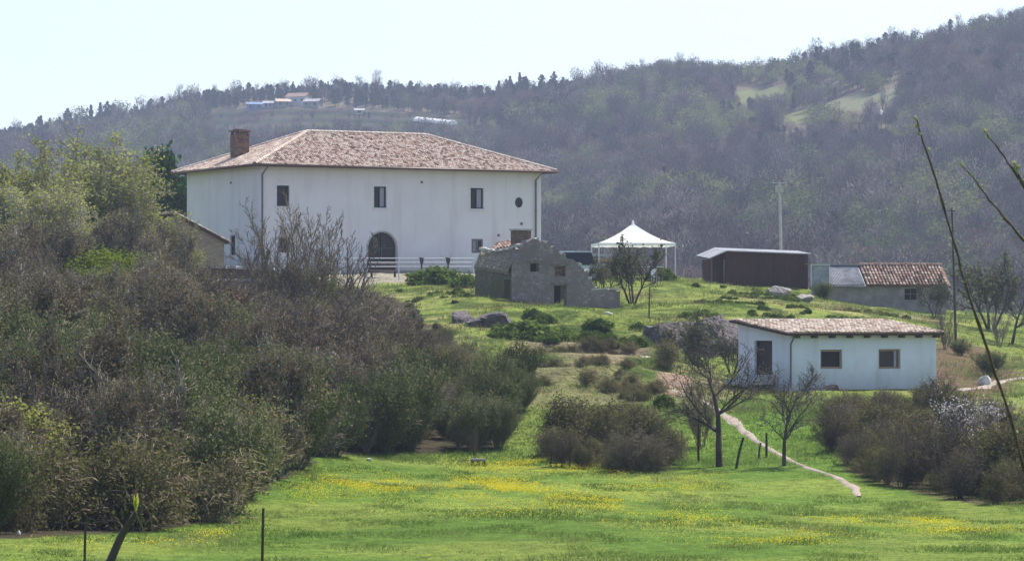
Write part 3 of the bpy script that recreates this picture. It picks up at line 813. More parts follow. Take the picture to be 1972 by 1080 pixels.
    def slope(p, q, tops, seed):
        p = Vector(p); q = Vector(q); e = (q - p); L_ = e.length; e.normalize()
        tp = Vector(tops[0]) - p; u = (tp - e * tp.dot(e)).normalized()
        poly = [(0, 0), (L_, 0)] + [((Vector(t) - p).dot(e), (Vector(t) - p).dot(u)) for t in tops]
        pal = lambda rg: min(1, max(0, rg.choice([rg.gauss(.42, .2), rg.gauss(.62, .12), rg.gauss(.25, .15)])))
        tiled_slope(mb, p, e, u, poly, 2, sp=.20, ln=.34, seed=seed, pal=pal)
    slope(c00, c10, [R2, R1], 1); slope(c01, c00, [R1], 2); slope(c10, c11, [R2], 3); slope(c11, c01, [R1, R2], 4)
    for p, q in ((c00, R1), (c10, R2), (c11, R2), (c01, R1), (R1, R2)): ridge_tiles(mb, p, q, 2, r=0.17, c=.62)
    roof = mb.build('roof', [M['timber'], M['tiles_red'], M['tiles']], root)
    # rafter tails under the eave
    mb = MB(); x = x0 + 0.3
    while x < x1 - .2:
        mb.box((x, -oh / 2 - .02, ze - 0.16 + oh * sl * 0.5 - 0.03), (0.09, oh - 0.1, 0.1)); x += 0.6
    mb.build('rafter_row', M['timber'], roof)
    mb = MB()
    g = 0.09
    mb.tube([(x0, y1, ze - .05), (x0 - g, y0 - g, ze - .05)], 0.085, 6); mb.tube([(x0 - g, y0 - g, ze - .05), (x1 + g, y0 - g, ze - .05)], 0.085, 6); mb.tube([(x1 + g, y0 - g, ze - .05), (x1 + g, y1, ze - .05)], 0.085, 6)
    mb.build('gutter', M['gutter'], root, smooth=True)
    for xx, zb in ((0.06, -.6), (fr.along(1031), 0.6)):
        mb = MB(); mb.tube([(xx + .1, y0 - .05, ze - .12), (xx, -0.1, ze - 0.75), (xx, -0.1, zb)], 0.075, 8)
        for q in range(4): mb.box((xx, -0.08, 0.8 + q * 2.2), (0.2, 0.1, 0.05))
        mb.build('downpipe', M['pipe'], root, smooth=False)
    # chimney
    cxx, cyy = 2.0, 9.0; zb = H_ + 2.0 * (zt - H_) / ra - 0.3; ztop = fr.z(252, 2, 9)
    mb = MB(); mb.box((cxx, cyy, (zb + ztop - .35) / 2), (1.2, 1.1, ztop - .35 - zb))
    ch = mb.build('chimney', M['brick'], roof)
    mb = MB()
    for dx in (-.48, 0, .48):
        for dy in (-.42, .42): mb.box((cxx + dx, cyy + dy, ztop - .22), (0.2, 0.2, 0.26), jit=.01)
    mb.box((cxx, cyy, ztop - .05), (1.4, 1.3, 0.1), jit=.02); mb.box((cxx, cyy, ztop + .05), (.9, .8, .12), jit=.03)
    mb.build('chimney_cap', M['brick'], ch)
farmhouse()

# ------------------------------------------------------------------ annex and low walls left of the farmhouse
def annex():
    fr = Frame(432, 520, 141, 24)
    root = empty('stone_annex', fr.o, fr.rz + 0, 'small ochre stone outbuilding with sloping tiled roof against the farmhouse left end', 'outbuilding')
    mb = MB(); Wd = 3.6
    # front wall from x=-3.6..0, roof slopes down towards x=0
    zr, zl = fr.z(462), fr.z(415)
    wall_panel(mb, (-Wd, 0), (0, 0), -1, lambda s: zl + (zr - zl) * s / Wd, [], (0, -1))
    wall_panel(mb, (0, 0), (0, 4), -1, lambda s: zr, [], (1, 0))
    wall_panel(mb, (0, 4), (-Wd, 4), -1, lambda s: zr + (zl - zr) * s / Wd, [], (0, 1))
    wall_panel(mb, (-Wd, 4), (-Wd, 0), -1, lambda s: zl, [], (-1, 0))
    mb.build('wall', M['ochre'], root)
    mb = MB(); o = 0.3; sl = (zl - zr) / Wd
    a, b, c, d = Vector((-Wd - .2, -o, zl + .2 * sl)), Vector((o, -o, zr - o * sl)), Vector((o, 4 + o, zr - o * sl)), Vector((-Wd - .2, 4 + o, zl + .2 * sl))
    mb.poly([a, b, c, d], 1); mb.poly([v - Vector((0, 0, .14)) for v in (d, c, b, a)], 0)
    mb.poly([a - Vector((0, 0, .14)), b - Vector((0, 0, .14)), b, a], 0); mb.poly([b - Vector((0, 0, .14)), c - Vector((0, 0, .14)), c, b], 0)
    e = (c - b).normalized(); u = (a - b).normalized()
    tiled_slope(mb, b, e, u, [(0, 0), ((c - b).length, 0), ((c - b).length, (a - b).length), (0, (a - b).length)], 2, seed=8)
    mb.build('roof', [M['timber'], M['tiles_red'], M['tiles_pale']], root)
annex()

def stone_wall(name, knots, h, th, label, cat, mat, cope=True, base=-0.5, tops=None):
    """free-standing wall along ground knots (px, yn)"""
    p0 = at_ground(*knots[0])
    root = empty(name, p0, 0, label, cat)
    mb = MB(); cb = MB()
    for i in range(len(knots) - 1):
        a = at_ground(*knots[i]); b = at_ground(*knots[i + 1])
        za = a.z + h if tops is None else P(knots[i][0], tops[i], knots[i][1]).z
        zb = b.z + h if tops is None else P(knots[i + 1][0], tops[i + 1], knots[i + 1][1]).z
        d = Vector((b.x - a.x, b.y - a.y, 0)).normalized(); n = Vector((-d.y, d.x, 0)) * th / 2
        lo = min(a.z, b.z) + base
        q = []
        for p, zt in ((a, za), (b, zb)):
            for sgn in (-1, 1):
                for zz in (lo, zt): q.append(Vector((p.x, p.y, zz)) + n * sgn - p0)
        # q: a-lo,a-top (neg), a+lo,a+top, b-...
        mb.poly([q[0], q[4], q[5], q[1]]); mb.poly([q[6], q[2], q[3], q[7]]); mb.poly([q[1], q[5], q[7], q[3]])
        mb.poly([q[2], q[0], q[1], q[3]]); mb.poly([q[4], q[6], q[7], q[5]])
        if cope:
            L_ = (Vector((b.x, b.y)) - Vector((a.x, a.y))).length; k = max(1, int(L_ / 0.7))
            for j in range(k):
                t = (j + .5) / k
                c = a.lerp(b, t) - p0; c.z = za + (zb - za) * t - p0.z + 0.09
                cb.box(c, (L_ / k - .03, th + .16, .18), rz=math.atan2(d.y, d.x), jit=.015)
    w_ = mb.build('wall_body', mat, root)
    if cope: cb.build('coping', M['coping'], root)
    return root
stone_wall('terrace_wall', [(352, 139.0), (440, 138.0), (530, 137.5)], 0.9, 0.5, 'low pale-capped terrace wall below the farmhouse left corner', 'wall', M['brick'], tops=[516, 517, 521])
stone_wall('retaining_wall', [(395, 135.5), (520, 135), (640, 136)], 0.9, 0.5, 'lower retaining wall of grey stone with pale capping, behind the bare tree', 'wall', M['stone'], tops=[541, 542, 546])

# ------------------------------------------------------------------ white yard fence, lamps, planter
def yard_fence():
    ks = [(655, 144.8), (706, 144.9), (768, 145.1), (812, 145.3), (863, 145.6), (912, 146)]
    p0 = at_ground(*ks[0])
    root = empty('yard_fence', p0, 0, 'white two-rail metal fence along the terrace edge before the farmhouse', 'fence')
    tops = []
    for px, yn in ks:
        p = at_ground(px, yn); zt = P(px, 497, yn).z
        mb = MB(); mb.tube([p - p0 + Vector((0, 0, -.3)), Vector((p.x, p.y, zt)) - p0], 0.05, 6); mb.build('post', M['white_metal'], root)
        tops.append(Vector((p.x, p.y, zt)) - p0)
    for dz in (0.0, -0.32, -.64):
        mb = MB()
        mb.tube([t + Vector((0, 0, dz)) for t in tops], 0.045, 6); mb.build('rail', M['white_metal'], root)
yard_fence()
def bollard(px, yn, label):
    p = at_ground(px, yn); zt = P(px, 497, yn).z - p.z
    root = empty('bollard_lamp', p, 0, label, 'lamp', 'bollard lamps by the yard fence')
    mb = MB(); mb.tube([(0, 0, -.2), (0, 0, zt - .18)], 0.06, 8); mb.build('post', M['dark_metal'], root)
    mb = MB(); mb.tube([(0, 0, zt - .45), (0, 0, zt - .2), (0, 0, zt - .05), (0, 0, zt), (0, 0, zt + .05)], [.10, .17, .15, .24, .2], 10)
    mb.build('lamp_head', M['dark_metal'], root)
bollard(812, 144.6, 'dark bollard lamp behind the white fence, nearer the arched door')
bollard(863, 144.9, 'dark bollard lamp behind the white fence, nearer the stone ruin')
def planter():
    p = at_ground(738, 146.8); z = .95
    root = empty('wooden_bench', p, math.radians(10), 'dark wooden bench with low back standing before the arched door', 'bench')
    mb = MB(); mb.box((0, 0, z - .42), (2.1, .45, .07)); mb.build('seat', M['frame_tan'], root)
    mb = MB(); mb.box((0, .22, z - .1), (2.1, .06, .14)); mb.box((0, .22, z + .1), (2.1, .06, .14)); mb.build('backrest', M['pole_wood'], root)
    for sx in (-.9, .9):
        mb = MB(); mb.box((sx, 0, (z - .46) / 2 - .1), (.12, .42, z - .46 + .2)); mb.build('leg', M['timber'], root)
planter()

# ------------------------------------------------------------------ ruin on the terrace
def ruin():
    yn0 = 126
    o = P(985, 583, yn0 - .8)
    root = empty('ruined_cottage', o, 0, 'roofless grey stone cottage ruin with mossy left slope and dark doorway', 'ruin')
    deg = math.radians(20); dx, dy = math.cos(deg), math.sin(deg)
    X0, Y0 = o.x, o.y
    def fs(px):            # distance along the front
        u = (px - CX) / F
        return (u * Y0 - X0) / (dx - u * dy)
    def fp(px, py, inn=0.0):
        s = fs(px); x = X0 + s * dx - inn * dy; y = Y0 + s * dy + inn * dx; z = (HZ - py) / F * (Y0 + s * dy)
        return Vector((x, y, z)) - o
    rg = random.Random(5)
    prof = [(985, 514), (992, 492), (1003, 476), (1012, 467), (1022, 463), (1032, 459), (1040, 465), (1050, 465), (1062, 473), (1074, 483), (1088, 492), (1100, 500), (1110, 503), (1121, 514), (1130, 524), (1138, 540), (1146, 552), (1158, 556), (1178, 557), (1194, 560)]
    def top(px): return np.interp(px, [p[0] for p in prof], [p[1] for p in prof])
    ops = [(1067, 1091, 547, 600), (1068, 1089, 510, 532), (1021, 1038, 505, 523)]
    mb = MB()
    xs = sorted(set([985, 1194] + [p[0] for p in prof] + [v for q in ops for v in q[:2]] + list(range(990, 1194, 6))))
    th = 0.5
    for i in range(len(xs) - 1):
        a, b = xs[i], xs[i + 1]; m_ = (a + b) / 2
        ja, jb = top(a) + math.sin(a * 1.7) * 3.0 + math.sin(a * .6) * 2, top(b) + math.sin(b * 1.7) * 3.0 + math.sin(b * .6) * 2
        cuts = [(ja, jb)]
        opn = sorted([q for q in ops if q[0] < m_ < q[1]], key=lambda q: q[2])
        segs = []; cur = (ja, jb)
        for q in opn:
            segs.append((cur, (q[2], q[2]))); cur = (q[3], q[3])
        segs.append((cur, (612, 612)))
        for (t0, t1), (b0, b1) in segs:
            if min(b0, b1) <= max(t0, t1): continue
            f1 = [fp(a, b0), fp(b, b1), fp(b, t1), fp(a, t0)]; f2 = [fp(a, b0, th), fp(b, b1, th), fp(b, t1, th), fp(a, t0, th)]
            mb.poly(f1); mb.poly(f2[::-1]); mb.poly([f1[3], f1[2], f2[2], f2[3]]); mb.poly([f1[1], f1[0], f2[0], f2[1]])
        for q in ops:
            if a == q[0] or b == q[1]:
                e = q[0] if a == q[0] else q[1]
                f1 = [fp(e, q[2]), fp(e, q[3]), fp(e, q[3], th), fp(e, q[2], th)]; mb.poly(f1)
    e1 = [fp(1194, 612), fp(1194, 612, 3.5), fp(1194, 570, 3.5), fp(1194, 560)]; mb.poly(e1)
    mb.build('gable_wall', M['stone'], root)
    # left wall, running back and left
    def lp(px, py, yn): return P(px, py, yn) - o
    ynb = 129.2; yna = o.y / K
    def lw(px, py): return lp(px, py, yna + (ynb - yna) * (985 - px) / 70)
    mb = MB()
    dr = (970, 983, 538, 590)
    lx = [915, 925, 937, 949, 960, 970, 983, 985]
    for i in range(len(lx) - 1):
        a, b = lx[i], lx[i + 1]
        tp = lambda x: 512 + (x - 915) / 70 * 9
        bt = 612
        if a == 970: mb.poly([lw(a, 538), lw(b, 538), lw(b, tp(b)), lw(a, tp(a))])
        else: mb.poly([lw(a, bt), lw(b, bt), lw(b, tp(b)), lw(a, tp(a))])
    mb.poly([lw(970, 600), lw(970, 538), lw(970, 538) + Vector((.5, .3, 0)), lw(970, 600) + Vector((.5, .3, 0))])
    bk = Vector((3.0, 4.5, 0))
    mb.poly([lw(915, 612), lw(915, 612) + Vector((5.5, 1.5, 0)), lp(927, 480, 130.2) + Vector((3.5, 1.2, -.2)), lp(927, 482, 130.2), lw(915, 512)])
    mb.poly([lw(915, 612) + Vector((5.5, 1.5, 0)), fp(1130, 612, th), fp(1130, 560, th), lw(915, 520) + Vector((5.5, 1.5, 0))])
    mb.build('side_wall', M['stone_moss'], root)
    # mossy remains of the left roof slope
    g = MB(); n = 22
    ef, eb = fp(980, 524) + Vector((-.05, -.1, .05)), lw(913, 514) + Vector((0, 0, .05))
    rf, rb_ = fp(1003, 474) + Vector((0, .1, .06)), lp(927, 480, 130.2)
    grid = []
    for i in range(n + 1):
        row = []
        for j in range(n + 1):
            p = (ef.lerp(eb, i / n)).lerp(rf.lerp(rb_, i / n), j / n)
            p.z += rg.uniform(-.045, .045) - 0.2 * math.sin(i / n * math.pi) * (j / n)
            row.append(p)
        grid.append(row)
    for i in range(n):
        for j in range(n):
            if j > n - 7 and vnoise(np.array([i * .35]), np.array([j * .5]), 6)[0] > .62: continue
            g.poly([grid[i][j], grid[i + 1][j], grid[i + 1][j + 1], grid[i][j + 1]][::-1])
    for i in range(n):
        g.poly([grid[i][0], grid[i][0] - Vector((0, 0, .2)), grid[i + 1][0] - Vector((0, 0, .2)), grid[i + 1][0]])
    g.build('mossy_roof', M['moss'], root)
    # pale stones capping the top edges
    cb = MB()
    for px in (1001, 1019, 1036, 1049, 1070, 1084, 1099, 1115, 1128, 1136):
        c = fp(px, float(top(px)) - rg.uniform(-2, 1.5), .25); cb.box(c, (rg.uniform(.2, .5), rg.uniform(.3, .55), rg.uniform(.1, .22)), rz=deg + rg.uniform(-.5, .5), jit=.06)
    for px in range(1143, 1194, 7):
        c = fp(px, 556.5, .25); cb.box(c, (.26, .6, .09), rz=deg, jit=.03)
    for j in range(12):
        c = rf.lerp(rb_, (j + .5) / 12); c.z += .05 - 0.25 * math.sin((j + .5) / 12 * math.pi); cb.box(c, (.5, .35, .13), rz=rg.random() * 3, jit=.05)
    cb.build('coping', M['coping'], root)
    # black sheets painting the shade behind the openings, timber lintels
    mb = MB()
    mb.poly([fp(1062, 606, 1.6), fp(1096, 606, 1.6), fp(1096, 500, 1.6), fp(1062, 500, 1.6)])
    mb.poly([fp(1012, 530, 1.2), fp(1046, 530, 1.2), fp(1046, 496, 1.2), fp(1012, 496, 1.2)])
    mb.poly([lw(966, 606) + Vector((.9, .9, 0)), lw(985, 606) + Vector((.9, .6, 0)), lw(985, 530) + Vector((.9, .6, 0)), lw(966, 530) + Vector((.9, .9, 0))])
    mb.build('interior_shade', M['void'], root)
    for q in (ops[0], ops[1], ops[2]):
        mb = MB(); c = (fp(q[0], q[2], .05) + fp(q[1], q[2], .05)) / 2; mb.box(c, ((q[1] - q[0]) * .034 + .5, .2, .16), rz=deg); mb.build('lintel', M['pole_wood'], root)
    mb = MB()
    c = (fp(1068, 522, .3) + fp(1089, 522, .3)) / 2; mb.box(c, (.68, .1, .7), rz=deg); mb.build('brick_infill', M['brick'], root)
    # brick flue rising behind the gable, with remains of tiled roof
    mb = MB(); b0 = P(1003, 480, 131) - o; t0 = P(1003, 444, 131) - o
    mb.box(((b0 + t0) / 2 + Vector((0, 0, -.4))), (1.05, 1.0, (t0 - b0).z + .8), rz=.5); f = mb.build('chimney', M['brick'], root)
    mb = MB(); mb.box(t0 + Vector((0, 0, .06)), (1.25, 1.2, .12), rz=.5, jit=.02); mb.build('chimney_cap', M['coping'], f)
    mb = MB(); a = P(944, 482, 131.5) - o; b = P(1000, 472, 131) - o
    u = Vector((.3, 1.6, .55)); e = b - a
    mb.poly([a, b, b + u, a + u], 0, .3)
    tiled_slope(mb, a, e, u - e.normalized() * u.dot(e.normalized()), [(0, 0), (e.length, 0), (e.length, 1.7), (0, 1.7)], 0, seed=4)
    mb.build('tiled_roof', M['tiles_red'], root)
ruin()

# ------------------------------------------------------------------ party tent
def tent():
    yn = 146; Y = yn * K
    p = P(1219, 534, yn); p.z = gz(p.x, p.y) 
    root = empty('party_tent', p, math.radians(4), 'white pointed party tent on four poles on the hilltop lawn', 'tent')
    sc = Y / F; Wd = (1294 - 1146) * sc * 1.0
    hz = (HZ - 469) * sc - p.z; hp = (HZ - 430) * sc - p.z
    h = Wd / 2 / (math.cos(math.radians(4)) + 0.0)
    D2 = h
    n = 10; mb = MB()
    cor = [(-h, -D2), (h, -D2), (h, D2), (-h, D2)]
    def prof(t): return hz + (hp - hz) * (t ** 1.55)
    for k in range(4):
        a = Vector((*cor[k], 0)); b = Vector((*cor[(k + 1) % 4], 0))
        for i in range(n):
            t0, t1 = i / n * .97, (i + 1) / n * .97
            for j in range(6):
                def q(t, s):
                    v = a.lerp(b, s) * (1 - t); sag = -0.10 * math.sin(math.pi * s) * (1 - t) * t * 4
                    return (v.x, v.y, prof(t) + sag)
                mb.poly([q(t0, j / 6), q(t0, (j + 1) / 6), q(t1, (j + 1) / 6), q(t1, j / 6)])
    mb.tube([(0, 0, hp - .25), (0, 0, hp + .22)], [.16, .05], 8)
    me = mb.build('canopy', M['tent'], root)
    mb = MB()
    for k in range(4):
        a = Vector((*cor[k], hz)); b = Vector((*cor[(k + 1) % 4], hz)); m_ = 14
        for i in range(m_):
            c0, c1 = a.lerp(b, i / m_), a.lerp(b, (i + 1) / m_); dz0, dz1 = (.2 + .05 * (i % 2)), (.2 + .05 * ((i + 1) % 2))
            mb.poly([c0 - Vector((0, 0, dz0)), c1 - Vector((0, 0, dz1)), c1, c0])
    mb.build('valance', M['tent'], root)
    for c in cor:
        mb = MB(); z0 = gz(p.x + c[0], p.y + c[1]) - p.z - .1
        mb.tube([(c[0] * .985, c[1] * .985, z0), (c[0] * .985, c[1] * .985, hz)], .055, 6); mb.build('pole', M['white_metal'], root)
    return p, h
TP, TH = tent()

def table(px, yn, top, L_, label, mat, rz=0.0):
    p = at_ground(px, yn); z = P(px, top, yn).z - p.z
    z = max(z, .6)
    root = empty('garden_table', p, rz, label, 'table')
    mb = MB(); mb.box((0, 0, z), (L_, .8, .06)); mb.build('tabletop', mat, root)
    for sx in (-1, 1):
        for sy in (-1, 1):
            mb = MB(); mb.box((sx * (L_ / 2 - .1), sy * .32, z / 2 - .08), (.06, .06, z + .1)); mb.build('leg', M['pole_wood'], root)
table(1248, 142.5, 514, 2.3, 'long white-topped table at the right front corner under the tent', M['white_metal'])
table(1163, 147, 516, 1.7, 'shorter brown table under the left side of the tent', M['frame_tan'])
def chair(px, yn, label, rz):
    p = at_ground(px, yn)
    root = empty('garden_chair', p, rz, label, 'chair')
    mb = MB(); mb.box((0, 0, .45), (.5, .5, .05)); mb.build('seat', M['white_metal'], root)
    mb = MB(); mb.box((0, .23, .78), (.5, .05, .6)); mb.build('backrest', M['white_metal'], root)
    for sx in (-.2, .2):
        for sy in (-.2, .2):
            mb = MB(); mb.box((sx, sy, .2), (.05, .05, .46)); mb.build('leg', M['white_metal'], root)
chair(1262, 141, 'white chair in front of the white-topped table', 0.4)
# slatted board fence behind the tent, left side
def board_fence():
    a = at_ground(1136, 149); b = at_ground(1184, 149.5)
    root = empty('board_fence', a, math.atan2(b.y - a.y, b.x - a.x), 'low fence of pale horizontal boards behind the tent left poles', 'fence')
    L_ = (b - a).length; zt = P(1136, 488, 149).z - a.z
    for i in range(4):
        mb = MB(); mb.box((L_ / 2, 0, zt - .12 - i * .38), (L_, .05, .2)); mb.build('board', M['frame_tan'] if i % 2 else M['pale_panel'], root)
    for x in (0, L_ / 2, L_):
        mb = MB(); mb.box((x, .05, zt / 2), (.09, .09, zt + .3)); mb.build('post', M['pole_wood'], root)
board_fence()

# ------------------------------------------------------------------ parked van behind the ruin
def van():
    p = at_ground(1112, 143); zt = P(1112, 481, 143).z - p.z
    root = empty('parked_van', p, math.radians(8), 'white van parked between the stone ruin and the tent, roof showing', 'van')
    L_, Wd = 3.4, 1.7; H = min(max(zt, 1.7), 2.2)
    def hull(x0, x1, z0, z1, inset, m=0):
        mb = MB()
        b = [(x0, -Wd / 2, z0), (x1, -Wd / 2, z0), (x1, Wd / 2, z0), (x0, Wd / 2, z0)]
        t = [(x0 + inset, -Wd / 2 + .12, z1), (x1 - inset, -Wd / 2 + .12, z1), (x1 - inset, Wd / 2 - .12, z1), (x0 + inset, Wd / 2 - .12, z1)]
        mb.poly(b[::-1]); mb.poly(t)
        for i in range(4): mb.poly([b[i], b[(i + 1) % 4], t[(i + 1) % 4], t[i]])
        return mb
    white = mat_plain('white_car_paint', (0.6, 0.62, 0.64), rough=0.25, spec=0.6)
    body = hull(-L_ / 2, L_ / 2, .35, 1.15, .05).build('body', white, root)
    hull(-L_ / 2 + .15, L_ / 2 - .5, 1.15, H - .12, .25).build('windows', M['glass'], body)
    mb = MB(); mb.box((-.15, 0, H - .07), (L_ - 1.1, Wd - .3, .1), jit=.02)
    mb.build('roof', white, body)
    for sx in (-1, 1):
        mb = MB(); mb.box((sx * 1.55, -.6, .85), (.06, .25, .15)); mb.build('headlight', M['pale_panel'], root)
        for sy in (-1, 1):
            mb = MB(); mb.tube([(sx * 1.05, sy * .72, .33), (sx * 1.05, sy * .88, .33)], .33, 16)
            w_ = mb.build('wheel', M['dark_metal'], root)
            mb = MB(); mb.tube([(sx * 1.05, sy * .87, .33), (sx * 1.05, sy * .9, .33)], .19, 12); mb.build('rim', M['white_metal'], w_)
van()

# ------------------------------------------------------------------ dark shed
def shed():
    fr = Frame(1397, 548, 148, 12)
    root = empty('wooden_shed', fr.o, fr.rz, 'dark brown plank shed with pale metal roof on the hill crest', 'shed')
    W_ = fr.along(1556); z1 = fr.z(484); z2 = fr.z(490, W_); D_ = 3.2; Lw = -1.15
    mb = MB()
    wall_panel(mb, (0, 0), (W_, 0), -1.5, lambda s: z1 + (z2 - z1) * s / W_, [], (0, -1))
    wall_panel(mb, (W_, 0), (W_, D_), -1.5, lambda s: z2, [], (1, 0))
    wall_panel(mb, (W_, D_), (0, D_), -1.5, lambda s: z2 + (z1 - z2) * s / W_, [], (0, 1))
    wall_panel(mb, (0, D_), (0, 0), -1.5, lambda s: z1, [], (-1, 0))
    for i in range(1, 28):      # cover strips of the planks
        x = W_ * i / 28; mb.box((x, -.015, (z1 - 1.5) / 2), (.05, .03, z1 + 1.3))
    mb.build('wall', M['shed_wood'], root)
    mb = MB(); mb.box((W_ * .40, -.05, z1 / 2 - .1), (.12, .06, z1 - .1)); mb.box((W_ * .6, -.05, z1 / 2 - .1), (.12, .06, z1 - .1)); mb.box((W_ * .5, -.045, z1 - .25), (W_ * .2, .05, .12)); mb.box((W_ * .5, -.04, .15), (W_ * .2, .05, .12))
    d = mb.build('door', M['timber'], root)
    mb = MB(); mb.box((W_ * .42, -.1, z1 * .45), (.05, .06, .2)); mb.build('handle', M['dark_metal'], d)
    # lean-to on the left
    zl = fr.z(497, Lw); mb = MB()
    wall_panel(mb, (Lw, D_ * .8), (Lw, .5), -1.5, lambda s: zl - .1, [], (-1, 0)); wall_panel(mb, (Lw, .5), (0, .5), -1.5, lambda s: zl - .1 + (z1 - zl) * s / 1.15, [], (0, -1))
    mb.build('lean_to', M['shed_wood'], root)
    for x in (Lw + .05, -.1):
        mb = MB(); mb.box((x, .05, (zl - 1.2) / 2), (.1, .1, zl + 1.0)); mb.build('post', M['pole_wood'], root)
    # roof sheets with ribs
    mb = MB(); o = .25
    def sheet(xa, za, xb, zb):
        n = max(2, int(abs(xb - xa) / .2))
        for i in range(n):
            t0, t1 = i / n, (i + 1) / n; tm = (t0 + t1) / 2
            X = [xa + (xb - xa) * t for t in (t0, tm, t1)]; Z = [za + (zb - za) * t for t in (t0, tm, t1)]; Z[1] += .035
            for a in (0, 1):
                mb.poly([(X[a], -o, Z[a]), (X[a + 1], -o, Z[a + 1]), (X[a + 1], D_ + o, Z[a + 1] + .28), (X[a], D_ + o, Z[a] + .28)])
        mb.poly([(xa, -o, za - .07), (xb, -o, zb - .07), (xb, -o, zb), (xa, -o, za)]); 
        mb.poly([(xa, -o, za - .07), (xa, D_ + o, za + .2), (xb, D_ + o, zb + .2), (xb, -o, zb - .07)], 1)
    sheet(Lw - .25, zl - .02, .05, z1 + .06); sheet(.05, z1 + .06, W_ + .25, z2 + .05)
    mb.build('roof', [M['sheet'], M['timber']], root)
shed()

# ------------------------------------------------------------------ long old barn at the right
def barn():
    fr = Frame(1598, 585, 147, 8)
    root = empty('old_barn', fr.o, fr.rz, 'long low grey-walled old barn, half grey sheet and half broken red tile roof', 'barn')
    a0 = fr.along(1560); W_ = fr.along(1822); zt = fr.z(546); zt2 = fr.z(548, W_); D_ = 4.5
    w0, w1 = fr.along(1742), fr.along(1766)
    d0, d1 = fr.along(1712), fr.along(1730)
    mb = MB()
    wall_panel(mb, (0, 0), (W_, 0), -1.5, lambda s: zt + (zt2 - zt) * s / W_, [(w0, w1, fr.z(577, w0), fr.z(556, w0))], (0, -1), depth=.4)
    wall_panel(mb, (W_, 0), (W_, D_), -1.5, lambda s: zt2, [], (1, 0)); wall_panel(mb, (W_, D_), (0, D_), -1.5, lambda s: zt2, [], (0, 1)); wall_panel(mb, (0, D_), (0, 0), -1.5, lambda s: zt, [], (-1, 0))
    mb.build('wall', M['grey_plaster'], root)
    mb = MB(); mb.box(((w0 + w1) / 2, .35, fr.z(566, w0)), (w1 - w0 + .2, .05, 1.0)); f = mb.build('window', M['void'], root)  # black panel painting the shade inside the window hole
    mb = MB(); mb.box(((w0 + w1) / 2, .1, fr.z(566, w0)), (.06, .06, .85)); mb.box(((w0 + w1) / 2, .1, fr.z(566, w0)), (w1 - w0, .05, .06)); mb.build('frame', M['pole_wood'], f)
    # roof halves
    xm = fr.along(1666); zr = fr.z(511, xm, D_ / 2)
    def half(mb, xa, xb, m):
        mb.poly([(xa, -.3, zt - .1), (xb, -.3, zt2 - .1), (xb, D_ / 2, zr), (xa, D_ / 2, zr)], m, .3)
        mb.poly([(xb, D_ + .3, zt2 - .1), (xa, D_ + .3, zt - .1), (xa, D_ / 2, zr), (xb, D_ / 2, zr)], m, .3)
        mb.poly([(xa, -.3, zt - .22), (xb, -.3, zt2 - .22), (xb, -.3, zt2 - .1), (xa, -.3, zt - .1)], m, .1)
        for x in (xa, xb): mb.poly([(x, 0, zt - .2), (x, D_, zt - .2), (x, D_ / 2, zr - .02)], m, .2)
    mb = MB(); half(mb, .02, xm, 0)
    n = 22
    for i in range(n):
        x = .1 + (xm - .1) * i / n; mb.tube([(x, -.3, zt - .08), (x, D_ / 2, zr + .02)], .045, 4, cap=False)
    mb.build('sheet_roof', M['sheet_grey'], root)
    mb = MB(); half(mb, xm + .05, W_ + .3, 0)
    u = Vector((0, D_ / 2 + .3, zr - zt + .1)); Lu = u.length
    tiled_slope(mb, (xm + .05, -.3, zt - .1), (1, 0, 0), u, [(0, 0), (W_ - xm + .2, 0), (W_ - xm + .2, Lu), (0, Lu)], 0, seed=12, sp=.26)
    ridge_tiles(mb, (xm, D_ / 2, zr), (W_ + .3, D_ / 2, zr), 0, c=.4)
    mb.build('tiled_roof', M['tiles_red'], root)
    mb = MB(); mb.box((fr.along(1625, 2.2), D_ / 2, zr + .06), (3.2, .5, .08)); mb.build('ridge_sheet', M['sheet'], root)
barn()
def lean_frames():      # glazed cold frame / pale panels left of the barn
    fr = Frame(1562, 552, 146.5, 8)
    root = empty('sheeted_lean_to', fr.o, fr.rz, 'small pale-sheeted lean-to between the dark shed and the barn', 'lean-to')
    W_ = fr.along(1597); z = fr.z(509)
    mb = MB()
    for x in (0, W_): mb.box((x, 0, z / 2 - .3), (.07, .07, z + .6))
    for q in (.98,): mb.box((W_ / 2, -.01, z * q), (W_, .07, .08))
    f = mb.build('frame', M['white_metal'], root)
    mb = MB(); mb.box((W_ / 2, .06, z / 2 - .3), (W_, .02, z + .5)); mb.build('sheet_panel', M['sheet_grey'], root)
    mb = MB(); mb.box((W_ / 2, .8, z + .05), (W_ + .2, 1.8, .06)); mb.build('roof', M['sheet'], root)
lean_frames()

